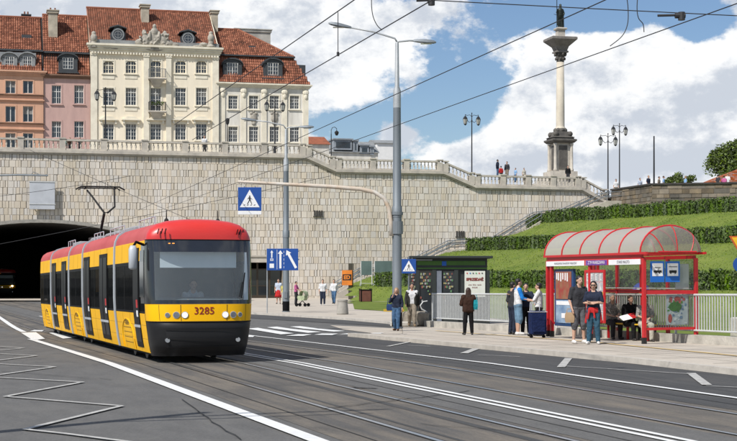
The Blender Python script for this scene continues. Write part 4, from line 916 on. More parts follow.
for k in range(34):
    z = k * .17
    for j in range(16):
        xa = x0 + j * .5 + (k % 2) * .25; top = interp([(x0, 2.9), (x0 + 1.2, 3.4), (x0 + 3.6, 4.3), (x0 + 5.2, 4.9), (x1, 5.6)], xa)
        if z + .15 < top: mb.box(xa, xa + .47, -.03, .01, z, z + .15)
mb.build('brick_facing', brick, r)
# ================================================================ THE TRAM
ty = mat('tram_yellow', (.88, .47, .004), .45, .05, .6, coat=.0, col2=(.80, .42, .004), ior=1.3); tred = mat('tram_red', (.62, .030, .020), .38, .08, .5, coat=.3, col2=(.52, .03, .03)); troof = mat('tram_roof_faded', (.50, .085, .075), .5, .14, .8, col2=(.42, .05, .045))
tblack = mat('tram_black', (.010, .010, .011), .4, .1, 2, ior=1.12); tgrey = mat('tram_joint_silver', (.50, .53, .56), .4, .08, 2, metal=.1); tunder = mat('tram_underframe', (.018, .017, .016), .9)
tglass = glass('tram_side_glass', (.10, .10, .10), .0, fres=.12); wscreen = glass('windscreen_glass', (.86, .92, .94), .13, base=(.42, .48, .52), fres=1.); tbump = mat('tram_bumper', (.013, .013, .014), .45, .1, 3, spec=.35)  # windscreen: pale base colour stands in for part of the sky reflection
PROF = [(1.03, .20), (1.075, .42), (1.12, .75), (1.155, 1.05), (1.172, 1.4), (1.175, 2.2), (1.165, 2.64), (1.14, 2.78), (1.07, 2.91), (.93, 3.01), (.70, 3.08), (.35, 3.12), (0, 3.13)]
def hw(z):
    for (a, b), (c, d) in zip(PROF, PROF[1:]):
        if z <= d: return a + (c - a) * (z - b) / (d - b)
    return 0.
def side_strip(mb, ya, yb, z0, z1, off=0., sides=(-1, 1), cy=1):
    """piece of the body side between two heights, set off mm proud"""
    zs = sorted({z0, z1} | {z for _, z in PROF if z0 < z < z1})
    for s in sides:
        for a, b in zip(zs, zs[1:]): mb.add([(s * (hw(a) + off), ya, a), (s * (hw(b) + off), ya, b), (s * (hw(b) + off), yb, b), (s * (hw(a) + off), yb, a)], [(0, 1, 2, 3) if s < 0 else (3, 2, 1, 0)])
def side_block(mb, ya, yb, z0, z1, off, s):
    zs = sorted({z0, z1} | {z for _, z in PROF if z0 < z < z1})
    mb.loft([[(s * (hw(z) - .02), ya, z), (s * (hw(z) + off), ya, z), (s * (hw(z) + off), yb, z), (s * (hw(z) - .02), yb, z)] for z in zs])
def roof_arc(mb, ya, yb, z0, off=0.):
    pts = [(hw(z0), z0)] + [p for p in PROF if p[1] > z0]; ring = [(-(x + off), z + off * (z > 2.7)) for x, z in pts] + [(x + off, z + off * (z > 2.7)) for x, z in pts[::-1][1:]]
    mb.loft([[(x, ya, z) for x, z in ring], [(x, yb, z) for x, z in ring]], closed=False)
XF = [(.2, .50), (.32, .68), (.5, .76), (.86, .80), (.9, .74), (1.25, .72), (1.8, .62), (2.45, .46), (2.66, .40), (2.72, .40), (2.86, .30), (2.98, .12), (3.06, -.12), (3.12, -.5), (3.13, -.9)]
def nose_pt(z, t, off=0., n=3.0):
    w = (hw(z) if z < 2.9 else hw(z) ) + off; d = interp(XF, z) + off; c, s_ = math.cos(t), math.sin(t)
    if d <= 0: return (w * (1 - 2 * t / math.pi) if False else w * c, -d * 1.0 if True else 0, z)
    return (w * math.copysign(abs(c) ** (2 / n), c), -d * abs(s_) ** (2 / n), z)
def nose(mb, z0, z1, t0=0., t1=math.pi, off=0., nt_=40, dz=.08):
    nz = max(1, int((z1 - z0) / dz)); rows = [[nose_pt(z0 + (z1 - z0) * i / nz, t0 + (t1 - t0) * j / nt_, off) for j in range(nt_ + 1)] for i in range(nz + 1)]
    mb.loft(rows, closed=False)
def build_tram(label, loc, rz, slope, lit=False, detail=True):
    r = thing('tram', label, 'tram', loc, rz, 'yellow and red city trams'); r.rotation_euler = (slope, 0, rz)
    J = [4.7, 11.5, 15.2, 21.1, 25.3] if detail else [4.7, 11.5]; st = [0] + [j + .12 for j in J[:-1]]; en = [j - .12 for j in J]; en[-1] = J[-1]
    doors = [(.78, 1.62, 1), (6.05, 7.6, 2), (9.75, 11.2, 2), (16.0, 17.4, 2), (19.3, 20.75, 2)]
    for k, (a, b) in enumerate(zip(st, en)):
        b1 = MB(); b1.k = 0; side_strip(b1, a, b, .20, 1.06); o = b1.build('lower_panel', ty, r, smooth=True)
        b2 = MB(); side_strip(b2, a, b, 2.22, 2.66); b2.build('upper_panel', ty, r, smooth=True)
        b3 = MB(); roof_arc(b3, a, b, 2.66); b3.build('roof', troof if k else tred if False else troof, r, smooth=True)
        b4 = MB(); side_strip(b4, a, b, 1.06, 2.22, -.008); b4.build('window_band', tglass, r, smooth=True)
        pl = MB(); n = max(2, int((b - a) / 1.25))
        for s in (-1, 1):
            for i in range(1, n): y = a + (b - a) * i / n; side_block(pl, y - .03, y + .03, 1.06, 2.22, -.004, s)
            side_block(pl, a, b, 2.14, 2.219, -.002, s); side_block(pl, a, b, 1.065, 1.11, -.002, s); side_block(pl, a, a + .12, 1.06, 2.22, -.003, s); side_block(pl, b - .12, b, 1.06, 2.22, -.003, s)
            for y in (a + .02, b - .02): side_block(pl, y - .02, y + .02, .22, 1.06, .002, s)
        pl.build('window_pillars', tblack, r)
        sm = MB(); ks = max(2, int((b - a) / 1.1))
        for s in (-1, 1):
            for z in (.50, .80): side_block(sm, a + .03, b - .03, z, z + .005, .0025, s)
            for i in range(1, ks): y = a + (b - a) * i / ks; side_block(sm, y - .004, y + .004, .22, 1.05, .003, s); side_block(sm, y - .004, y + .004, 2.23, 2.65, .003, s)
        sm.build('panel_seams', mat('seam_brown', (.26, .14, .008), .8), r)  # thin brownish strips mark the joints between body panels
        inn = MB(); inn.box(-1.0, 1.0, a + .1, b - .1, .40, .46)
        y = a + .9
        while y < b - .8 and detail:
            for s in (-1, 1): inn.bbox(s * .72 - .22, s * .72 + .22, y, y + .42, .46, .9, .03).bbox(s * .72 - .22, s * .72 + .22, y + .40, y + .48, .9, 1.5, .03)
            y += 1.15
        inn.build('seats', mat('tram_seat', (.05, .07, .14), .8), r); ce = MB().box(-1.0, 1.0, a + .05, b - .05, 2.55, 2.6); ce.build('ceiling', mat('tram_ceiling', (.35, .35, .34), .7), r)
    for j in J[:-1]:
        ring = [(-(x), z) for x, z in PROF] + [(x, z) for x, z in PROF[::-1][1:]]
        for name, m, off, ya, yb in (('bellows', tunder, -.05, j - .13, j + .13), ('joint_strip', tgrey, .025, j - .03, j + .09)):
            o_ = [(x + (math.copysign(1, x) * off if abs(x) > .01 else 0), z + (off if z > 2.9 else 0)) for x, z in ring]; i_ = [(x * .93, z - .06 if z > 2.9 else z) for x, z in ring]; mb = MB()
            prof = [[(x, ya, z) for x, z in i_], [(x, ya, z) for x, z in o_], [(x, yb, z) for x, z in o_], [(x, yb, z) for x, z in i_]]
            mb.loft(prof, closed=False); mb.build(name, m, r, smooth=False)
    for ya, yb, lv in doors:
        if ya > J[-1]: continue
        for s in (-1,):
            dmb = MB(); side_block(dmb, ya, yb, .30, 2.52, .014, s); d_ = dmb.build('door', tblack, r)
            for i in range(lv):
                g = MB(); w = (yb - ya) / lv; side_block(g, ya + w * i + .07, ya + w * (i + 1) - .07, .42, 2.42, .020, s); g.build('door_glass', mat('door_glass_dark', (.012, .013, .015), .3, .1, 1.2, ior=1.12), d_)
            mb = MB(); side_block(mb, ya + .12, ya + .34, .98, 1.12, .024, s); mb.build('sticker', signwhite, d_)
            mb = MB(); side_block(mb, ya + .12, ya + .34, 1.18, 1.36, .024, s); mb.build('sticker', mat('sticker_red', (.5, .03, .03), .6), d_)
            mb = MB(); side_block(mb, ya + .02, yb - .02, .74, .80, .026, s); mb.build('door_reflection', tgrey, d_)  # silver strip painted in for the reflection low on the door
    wt = mat('wheel_steel', (.12, .11, .10), .5, .1, 4, metal=.6)
    for y0 in ([2.9, 13.3, 23.0] if detail else [2.9]):
        for s in (-1, 1):
            out = MB(); n = 14; ol = [(-.92, .24)] + [(.92 * math.cos(math.pi * (1 - i / n)), .45 + .47 * math.sin(math.pi * (1 - i / n))) for i in range(n + 1)] + [(.92, .24)]
            for (ya, za), (yb, zb) in zip(ol[1:-1], ol[2:-1]):
                out.loft([[(s * (hw(z) + .018), y0 + y, z), (s * (hw(z) + .018), y0 + y * .98, z - .02), (s * (hw(z) + .0), y0 + y * .965, z - .035), (s * hw(z), y0 + y, z)] for y, z in ((ya, za), (yb, zb))])
            out.loft([[(s * (hw(z) + .015), y0 - .92, z), (s * (hw(z) + .028), y0 - .885, z), (s * hw(z), y0 - .885, z)] for z in (.22, .45)]); out.loft([[(s * (hw(z) + .015), y0 + .92, z), (s * (hw(z) + .028), y0 + .885, z), (s * hw(z), y0 + .885, z)] for z in (.22, .45)])
            co_ = out.build('wheel_cover', ty, r)
            sl = MB(); [side_block(sl, y0 - .3 + abs(k - 1) * .05, y0 + .3 - abs(k - 1) * .05, .84 - k * .035, .86 - k * .035, .006, s) for k in range(3)]
            for z in (.35, .47, .59, .70): side_block(sl, y0 - .62, y0 + .62, z, z + .012, .004, s)
            sl.build('louvres', mat('louvre_seam_dark', (.10, .06, .01), .8), co_)  # narrow dark strips mark the louvre slots
        for yy in (y0 - .9, y0 + .9):
            for s in (-1, 1): MB().cyl((s * .70, yy, .30), (s * .80, yy, .30), .30, n=20).build('wheel', wt, r)
        MB().box(-.95, .95, y0 - 1.3, y0 + 1.3, .16, .40).build('bogie', tunder, r)
    MB().box(-.98, .98, .1, J[-1] - .1, .15, .39).build('underframe', tunder, r)
    # ---- front
    a = MB(); nose(a, .15, .90); 
    bumper = a.build('bumper', tbump, r, smooth=True)
    mb = MB(); nose(mb, .36, .72, .9, math.pi - .9, .012, 24); mb.build('grille_recess', mat('bumper_recess', (.010, .010, .011), .6), bumper, smooth=True)
    for z in (.72, .345, .53): mb = MB(); nose(mb, z, z + .022, .9, math.pi - .9, .03, 24, .05); mb.build('moulding', tbump, bumper, smooth=True)
    for x in (-.78, .74):
        t = math.acos(min(1, (abs(x) / 1.1) ** 1.5)) ; t = t if x > 0 else math.pi - t; p = nose_pt(.50, t, .02)
        MB().cyl((p[0], p[1] - .015, p[2]), (p[0], p[1] + .05, p[2]), .05, n=12).build('fog_lamp', mat('lamp_chrome', (.6, .62, .65), .15, .05, 3, metal=.7), bumper)
    mb = MB(); nose(mb, .905, 1.27); fp = mb.build('front_panel', ty, r, smooth=True)
    for z in (.90,): mb = MB(); nose(mb, z - .015, z + .004, 0, math.pi, .012); mb.build('seam', tblack, fp, smooth=True)
    for t in (.74, math.pi - .74, 1.28, math.pi - 1.28): mb = MB(); nose(mb, .915, 1.26, t - .006, t + .006, .003, 1); mb.build('panel_seam', mat('louvre_seam_dark', (.1, .06, .01), .8), fp)
    lampw = mat('headlamp_lit', (.8, .8, .78), .1, 0, 3, emit=(1, .93, .8, .5)); lampd = mat('lamp_lens', (.16, .17, .2), .1, .1, 8, coat=.5); chrome = MATS['lamp_chrome']
    for x, rad, m in ((-.42, .062, lampw), (-.60, .060, lampd), (-.78, .042, lampd), (.46, .062, lampw), (.64, .060, lampd), (.80, .042, lampd)):
        t = math.acos((abs(x) / hw(1.03)) ** 1.5); t = t if x > 0 else math.pi - t; p = Vector(nose_pt(1.04, t)); p2 = Vector(nose_pt(1.04, t + .02)); tg = (p2 - p); nrm = Vector((tg.y, -tg.x, 0)).normalized(); nrm = nrm if nrm.y < 0 else -nrm
        o = MB().cyl(p - nrm * .03, p + nrm * .014, rad + .014, n=18).build('headlight', chrome, r); MB().cyl(p + nrm * .0145, p + nrm * .024, rad, n=18).build('lens', m, o)
    if lit:
        p = Vector(nose_pt(1.04, 1.3)); 
    # black surround: cab sides, windscreen pillars, header
    T0 = .62; T1 = math.pi - T0
    for t0, t1 in ((0, T0), (T1, math.pi)):
        mb = MB(); nose(mb, 1.275, 2.66, t0, t1, 0, 14); mb.build('windscreen_pillar', mat('pillar_black', (.016, .017, .019), .14, .1, 2, coat=.6), r, smooth=True)
    mb = MB(); nose(mb, 2.40, 2.66, T0, T1, 0, 30); hd = mb.build('header', mat('header_black', (.022, .025, .032), .12, .1, 2, coat=.5), r, smooth=True)
    mb = MB(); nose(mb, 1.275, 1.36, T0, T1, 0, 30); mb.build('lower_surround', MATS['pillar_black'], r, smooth=True)
    mb = MB(); nose(mb, 1.36, 2.40, T0, T1, 0, 30); mb.build('windscreen', wscreen, r, smooth=True)
    mb = MB(); nose(mb, 2.655, 2.675, 0, math.pi, .006); mb.build('trim_line', tblack, r, smooth=True)
    amber = mat('display_amber', (.9, .35, .05), .5, 0, emit=(1, .3, .04, 1.0))
    for t in (2.02, 1.93):
        mb = MB(); nose(mb, 2.575, 2.592, t, t + .05, .006, 3); mb.build('display_mark', amber, hd)
    # red forehead: swept from the top of the windscreen back to the roof line
    def zprof(x):
        x = abs(x); pr = PROF[::-1]
        for (xa, za), (xb, zb) in zip(pr, pr[1:]):
            if xa <= x <= xb: return za + (zb - za) * (x - xa) / (xb - xa)
        return 2.675
    rows = [[] for _ in range(13)]
    for j in range(49):
        t = math.pi * j / 48; A = Vector(nose_pt(2.675, t, .004)); xb = 1.16 * math.copysign(abs(math.cos(t)) ** (2 / 3), math.cos(t)); B = Vector((xb, .03, max(zprof(xb), 2.68) + .004)); hh = B.z - A.z
        C1 = A + Vector((0, 0, hh * .62)); C2 = B + Vector((0, (A.y) * .75, 0))
        for i in range(13):
            u = i / 12; rows[i].append(tuple(A * (1 - u) ** 3 + C1 * 3 * u * (1 - u) ** 2 + C2 * 3 * u * u * (1 - u) + B * u ** 3))
    mb = MB(); mb.loft(rows, closed=False); mb.build('forehead', tred, r, smooth=True)
    vm = MB()
    for k in range(3):
        for x in (-.88, .86): vm.cyl((x - .07 + k * .07, -.385 + .05 * k * (x < 0) * -1 + .05 * k * (x > 0), 2.79), (x - .03 + k * .07, -.335 - .045 * k * (x < 0) + .045 * k * (x > 0), 2.90), .014, n=4)
    vm.build('vent_slits', tblack, r)
    # cab interior
    cab = MB().box(-1.0, 1.0, .95, 1.0, .5, 2.6); cab.build('cab_wall', mat('cab_wall', (.07, .075, .08), .8), r)
    MB().loft([[(-.98, -.42, .9), (.98, -.42, .9), (.98, .35, .9), (-.98, .35, .9)], [(-.95, -.40, 1.30), (.95, -.40, 1.30), (.9, .25, 1.42), (-.9, .25, 1.42)]]).build('dashboard', mat('dash_grey', (.13, .16, .18), .5, .1, 3), r)
    MB().box(-.88, .80, -.28, -.27, 2.06, 2.42).build('sun_blind', mat('blind_white', (.70, .74, .76), .8, .05, 2), r)
    wp_ = MB(); P0 = Vector(nose_pt(1.40, .95, .03)); P1 = Vector(nose_pt(1.95, .80, .03)); wp_.tube([P0, P0.lerp(P1, .5) + Vector((0, -.02, 0)), P1], .014, 5); wp_.tube([Vector(nose_pt(1.42, 1.0, .03)), Vector(nose_pt(1.75, .9, .035))], .01, 5); wp_.build('wiper', tblack, r)
    # mirror pods
    for s in (-1,):
        m_ = MB(); m_.tube([(s * 1.16, .1, 2.56), (s * 1.36, -.05, 2.62), (s * 1.44, -.12, 2.50)], .03, 6); m_.build('mirror_arm', tblack, r)
        m_ = MB(); m_.loft([[(s * 1.44 + a_ * .085 * k, -.12 + b_ * .10 * k, z) for a_, b_ in ((-1, -.6), (-.6, -1), (.6, -1), (1, -.6), (1, .6), (.6, 1), (-.6, 1), (-1, .6))] for z, k in ((2.02, .6), (2.06, 1), (2.46, 1), (2.54, .6))]); m_.build('mirror', tgrey, r, smooth=True)
    sw = MB()
    for z0_, z1_, y0_, y1_ in ((1.42, 2.45, .06, .62),): side_block(sw, y0_, y1_, z0_, z1_, .012, -1)
    sw.build('cab_window', mat('cab_window', (.05, .06, .065), .08, .1, 1, spec=.9), r)
    for s in (-1, 1): side = MB(); side_block(side, 0.0, .50, 1.28, 2.58, .004, s); side.build('cab_side', MATS['pillar_black'], r)
    # roof gear
    g = MB()
    for y0_, y1_ in ((5.2, 7.4), (8.2, 10.8), (12.2, 14.2), (17.2, 19.2)):
        if y1_ > J[-1]: continue
        MB().bbox(-.62, .62, y0_, y1_, 3.08, 3.20, .04).build('roof_equipment', mat('roof_box', (.30, .31, .32), .6, .1, 2), r)
    for y0_, y1_ in ((.35, 2.6), (5.0, 7.6), (9.0, 11.0), (16, 18)):
        if y1_ > J[-1]: continue
        for s in (-1,):
            rl = MB(); rl.tube([(s * .88, y0_, 3.0), (s * .88, y0_, 3.2), (s * .88, y1_, 3.2), (s * .88, y1_, 3.0)], .015, 5)
            for q_ in range(1, 3): y = y0_ + (y1_ - y0_) * q_ / 3; rl.cyl((s * .88, y, 3.0), (s * .88, y, 3.2), .012, n=5)
            rl.build('roof_rail', tgrey, r)
    for x, y in ((-.55, .8), (.62, .8)): MB().lathe([(.06, 0), (.05, .08), (.015, .12), (.01, .3)], (x, y, 3.07), 8).build('antenna', tunder, r)
    # rear
    e = MB(); ring = [(-(x), z) for x, z in PROF] + [(x, z) for x, z in PROF[::-1][1:]]; yb = J[-1]
    e.loft([[(x * k, yb + d, z if z < 2.6 else 2.6 + (z - 2.6) * k2) for x, z in ring] for k, d, k2 in ((1, 0, 1), (.97, .35, .95), (.85, .6, .8))], closed=False); e.build('rear_end', ty, r, smooth=True)
    if detail:
        pg = thing('pantograph', None, None); del pg; 
        yb = 16.4; b_ = MB().box(-.35, .35, yb - .5, yb + .5, 3.14, 3.3); P_ = b_.build('pantograph_base', tunder, r)
        k = MB().tube([(0, yb + .45, 3.3), (0, yb - .75, 4.05)], .045, 6).build('pantograph_lower_arm', tunder, r)
        k = MB(); k.tube([(-.42, yb + .3, 4.86), (-.30, yb - .0, 4.65), (0, yb - .72, 4.08), (.12, yb - .72, 4.08), (.40, yb - .30, 4.3), (.46, yb + .25, 4.88)], .032, 6); k.build('pantograph_upper_arm', tunder, r)
        k = MB(); k.tube([(-.80, yb + .2, 4.88), (-.62, yb + .2, 4.98), (.62, yb + .2, 4.98), (.80, yb + .2, 4.88)], .028, 6); k.tube([(-.68, yb + .5, 4.88), (-.6, yb + .5, 4.95), (.6, yb + .5, 4.95), (.68, yb + .5, 4.88)], .022, 6); k.box(-.5, -.46, yb + .2, yb + .5, 4.9, 4.96); k.box(.46, .5, yb + .2, yb + .5, 4.9, 4.96); k.build('pantograph_head', tunder, r)
    return r
TR = build_tram('yellow tram with a red roof and fleet number 3285 driving out of the tunnel', (-3.75, 31.86, 0), math.atan(.32), -.0085)
x_ = -.05; text('fleet_number', '3285', .225, mat('number_red', (.30, .02, .015), .5), TR, (x_ + .05, -.7345, 1.12), (R(90), 0, 0), ext=.002, bold=.002)
T2 = build_tram('dark yellow tram still inside the tunnel with its headlight on', (-41.8, 167, -.29), math.atan(.32), 0, detail=False)
for s_ in (.78,):
    o = MB().cyl((s_ * .9, -.80, 1.16), (s_ * .9, -.70, 1.16), .10, n=14).build('headlight', mat('headlamp_on', (1, .95, .8), .3, 0, emit=(1, .85, .55, 5)), T2)
# ================================================================ STREET FURNITURE
def lamp_mast(label, px, Y, z0, top_py, arms, rz=0):
    p = at(px, top_py, Y); Ht = p.z - z0; r = thing('street_lamp', label, 'street lamp', (p.x, Y, z0), rz, 'tall grey two-armed lamp masts')
    MB().lathe([(.24, 0), (.24, .04), (.20, .05), (.20, 1.2), (.185, 1.25), (.185, 4.35), (.20, 4.36), (.20, 4.75), (.17, 4.8), (.15, Ht * .77)], n=16).build('mast', grey_pole, r, smooth='auto')
    MB().lathe([(.205, 0.06), (.205, .62)], n=16).build('black_foot', tblack, r)
    MB().lathe([(.152, Ht * .77), (.155, Ht * .77 + .05), (.150, Ht * .83), (.09, Ht * .845), (.07, Ht - .05), (.05, Ht)], n=14).build('sleeve', pale_pole, r, smooth='auto')
    MB().bbox(-.09, .09, -.235, -.18, .8, 1.2, .01).build('service_hatch', grey_pole, r)
    for pts in arms:
        a = MB().tube([(x, 0, Ht + z) for x, z in pts], .035, 8).build('arm', pale_pole, r, smooth=True); x, z = pts[-1]; s = 1 if x > 0 else -1; x0, z0_ = pts[-2]; q = (z - z0_) / (abs(x - x0) + 1e-6)
        h = MB(); rings = []
        for t, w, hh in ((-.15, .05, .05), (0, .11, .07), (.35, .15, .10), (.65, .13, .07), (.74, .06, .03)): rings.append([(x + s * t, dy * w, Ht + z + t * q + dz * hh) for dy, dz in ((-1, -.4), (-.7, .6), (0, 1), (.7, .6), (1, -.4), (.6, -.7), (-.6, -.7))])
        h.loft(rings); hd = h.build('lamp_head', grey_pole, r, smooth='auto'); MB().bbox(x + s * .35 - .22, x + s * .35 + .22, -.10, .10, Ht + z - .095 + .3 * q, Ht + z - .06 + .3 * q, .01).build('lamp_lens', lampglass, hd)
    return r, Ht
zg = drop(57) + .12; POL, PH = lamp_mast('tall grey lamp mast in the middle, standing on the tip of the stop platform', 397, 57, zg, 42, [[(0, 0), (-.08, .14), (-.9, .40), (-1.95, .60)], [(0, 0), (.08, .02), (.5, .06), (.8, .04)]])
zg2 = drop(85) + .12; lamp_mast('thinner grey lamp mast behind the blue lane sign by the high wall', 286, 85, zg2, 129, [[(0, 0), (-.15, .22), (-1.1, .42), (-1.9, .52)], [(0, 0), (.1, .08), (.7, .12), (.9, .12)]])
# curved arm with crossing sign
r = thing('sign_arm', 'long white curved arm reaching left from the tall lamp mast over the road', 'sign arm', (0, 0, 0)); pts = [at(x, y, 56.9) for x, y in ((391.5, 236), (391, 222), (389, 208), (384, 198), (374, 192), (360, 189), (330, 186.6), (300, 185), (262, 183), (238, 181.5))]
MB().tube(pts, [.085, .085, .085, .085, .085, .085, .08, .075, .06, .055], 10).build('tube', mat('arm_white_rusty', (.58, .57, .53), .6, .3, 1.2, col2=(.45, .33, .22)), r, smooth=True); MB().lathe([(.235, 0), (.235, .5)], tuple(at(397, 234, 57)), 16).lathe([(.235, 0), (.235, .12)], tuple(at(397, 215, 57)), 16).build('clamp', grey_pole, r)
def crossing_sign(label, cx, cy, size_px, Y, ry=0, plate=False):
    s = size_px / F * Y; c = at(cx, cy, Y); r = thing('crossing_sign', label, 'sign', c, ry, 'blue pedestrian crossing signs'); h = s / 2
    MB().bbox(-h, h, 0, .03, -h, h, .008).build('panel', signblue, r)
    MB().prism([(-h * .84, -h * .70), (h * .84, -h * .70), (0, h * .80)], -.006, -.001).build('triangle', signwhite, r)
    mb = MB(); k = s * .9
    def poly(P): mb.prism([(x * k, z * k) for x, z in P], -.012, -.007)
    poly([(.035 * math.cos(t) + .0, .13 + .035 * math.sin(t)) for t in [i * math.pi / 5 for i in range(10)]])
    poly([(-.045, .09), (.035, .085), (.045, -.05), (-.03, -.05)]); poly([(-.04, .085), (-.11, .0), (-.095, -.015), (-.03, .05)]); poly([(.03, .08), (.10, .02), (.12, -.03), (.10, -.035), (.085, .01), (.03, .045)])
    poly([(-.03, -.045), (.01, -.045), (-.04, -.15), (-.10, -.25), (-.125, -.235), (-.075, -.14)]); poly([(.0, -.045), (.045, -.045), (.075, -.14), (.115, -.23), (.085, -.24), (.04, -.15)])
    for i in range(4): poly([(-.30 + i * .16, -.30), (-.24 + i * .16, -.30), (-.20 + i * .16, -.265), (-.26 + i * .16, -.265)])
    mb.build('symbol', signblack, r)
    if plate: MB().bbox(-h, h * 1.0, 0, .03, -h * 1.32, -h - .01, .005).build('plate', signwhite, r)
    MB().box(-h * .5, -h * .42, .03, .06, -h, h + .05).box(h * .42, h * .5, .03, .06, -h, h + .05).build('bracket', grey_pole, r); return r
crossing_sign('larger blue crossing sign hanging from the long curved arm', 249.7, 199, 23.5, 56.7, plate=True)
cs = crossing_sign('small blue crossing sign on a post beside the tall grey lamp mast', 408.8, 266.3, 14.5, 60, 0)
MB().cyl((0, .10, .4), (0, .10, -(at(0, 266.3, 60).z - drop(60) - .12)), .035, n=8).build('post', grey_pole, cs)
# lane sign
Y = 82; c = at(282.5, 259.5, Y); r = thing('lane_sign', 'wide blue lane sign with white arrows in front of the thinner lamp mast', 'sign', c, 0); w, h = 31.5 / F * Y / 2, 21.8 / F * Y / 2
MB().bbox(-w, w, 0, .04, -h, h, .01).build('panel', signblue, r); mb = MB()
def arrow(x0, z0, x1, z1, t=.06, hl=.2): 
    a, b = Vector((x0, z0)), Vector((x1, z1)); d = (b - a).normalized(); n = Vector((-d.y, d.x)); m = b - d * hl
    mb.prism([tuple(p) for p in (a - n * t, m - n * t, m - n * t * 2.4, b, m + n * t * 2.4, m + n * t, a + n * t)][::1], -.008, -.001)
arrow(-.12, -h * .82, -.12, h * .85); arrow(w * .86, -h * .78, .22, h * .86, .07, .26); arrow(-w * .68, h * .15, -w * .68, h * .85, .035, .14)
mb.box(-w * .78, -w * .58, -.008, -.001, -h * .12, h * .08); mb.box(-w * .82, -w * .54, -.008, -.001, -h * .78, -h * .38)
for z in (-.8, -.45, -.1, .25, .6): mb.box(.07, .09, -.008, -.001, z * h, z * h + .12)
for z in (-.85,): mb.box(-.32, -.30, -.008, -.001, -h * .9, h * .9)
mb.build('markings', signwhite, r); mb = MB(); mb.box(-w * .79 + .03, -w * .57 - .03, -.012, -.0085, -h * .05, h * .02); mb.build('tram_windows', signblue, r)
pz = c.z - drop(Y) - .12; MB().cyl((-w * .98, .07, h), (-w * .98, .07, -pz), .03, n=8).build('post', pale_pole, r); MB().box(-w, w + .1, .04, .09, -.04, .04).box(-w, w + .1, .04, .09, h * .7, h * .7 + .06).build('bracket', pale_pole, r)
# concrete litter bin, brown box bin, orange sign, glass screens
def on_pav(px, py): return G(px, py, .12)
p = on_pav(342.5, 314.5); r = thing('litter_bin', 'round concrete litter bin near the kerb of the far pavement', 'bin', p); MB().lathe([(.30, 0), (.33, .05), (.27, .70), (.29, .72), (.29, .80), (.22, .82), (.20, .74), (.18, .2)], n=20).build('body', concrete, r, smooth='auto')
p = on_pav(365.5, 302); r = thing('planter_box', 'square reddish-brown box bin with corner posts near the foot of the stairs', 'bin', p, .15); mb = MB()
s = 10.5 / F * p.y / 2; hh = 13.5 / F * p.y
MB().bbox(-s, s, -s, s, .04, hh * .86, .02).build('body', mat('box_brown', (.16, .055, .035), .7, .15, 3), r)
for x in (-s, s):
    for y in (-s, s): mb.box(x - .04, x + .04, y - .04, y + .04, 0, hh)
mb.build('corner_posts', tblack, r); MB().box(-s - .03, s + .03, -s - .03, s + .03, hh * .862, hh * .93).build('rim', tblack, r)
Y = 88.; p = on_pav(351, 299.3); Y = p.y; r = thing('advert_sign', 'orange and black sign reading ED on a dark post', 'sign', p); k = Y / F
MB().bbox(-2.6 * k, 2.2 * k, -.1, .1, 0, 36 * k, .02).build('post', mat('post_dark', (.05, .045, .03), .7), r)
MB().bbox(-9 * k, 1.2 * k, -.22, -.12, 14 * k, 29 * k, .01).build('panel', mat('orange', (.75, .22, .02), .6), r); MB().box(-8.3 * k, .5 * k, -.232, -.222, 19 * k, 25 * k).build('field', signblack, r)
text('lettering', 'ED', 5.2 * k, MATS['orange'], r, (-4 * k, -.24, 21.8 * k), bold=.02)
r = thing('glass_screens', 'pair of grey-green glass screens with a white rail by the grass edge', 'screen', on_pav(377, 299.5)); p = r.location; Y = p.y; k = Y / F
gs = mat('screen_glass', (.10, .15, .14), .15, .15, .8, spec=.7)
for x0, x1 in ((-15.5, -5.5), (-2, 15)):
    MB().box(x0 * k, x1 * k, 0, .03, 24.5 * k, 38.5 * k).build('pane', gs, r)
mb = MB(); [mb.cyl((x * k, .05, 0), (x * k, .05, 38.5 * k), .045, n=8) for x in (-16, -5, -2.3, 15)]; mb.build('frame_posts', white_metal, r)
mb = MB(); [mb.tube([(x0 * k, -.1, 0), (x0 * k, -.1, 16 * k), (x1 * k, -.1, 16 * k), (x1 * k, -.1, 0)], .035, 6) for x0, x1 in ((-17, -3.5), (-3.5, 7))]; mb.build('white_rail', white_metal, r)
# ------------------------------------------------ platform railing: panels of white bars on a concrete foot
def fpos(Y, off=22.55): return Vector((XI(off, Y), Y, drop(Y) + .12))
FY = [59, 55.4, 51.8, 48.2, 44.6, 41.0, 37.4, 33.8, 30.2]
FL = ['first railing panel from the left, beside the kiosk door', 'railing panel behind the dark-clothed long-haired woman', 'railing panel left of the group with the suitcase', 'railing panel behind the group with the suitcase', 'railing panel behind the left advert panel of the red shelter', 'railing panel behind the seated people in the red shelter', 'railing panel directly right of the red shelter', 'railing panel at the right edge of the picture']
foot = thing('low_wall', 'low pale concrete footing that carries the white railing', 'low wall'); mb = MB()
mb.loft([[(p.x, p.y, p.z - .1), (p.x - .02, p.y, p.z + .24), (p.x + .30, p.y + .1, p.z + .24), (p.x + .32, p.y + .1, p.z - .1)] for p in [fpos(Y, 22.4) for Y in (59.5, 50, 40, 31, 20)]]); mb.build('kerb_wall', mat('footing', (.52, .49, .43), .9, .2, 2, .4, 14), foot)
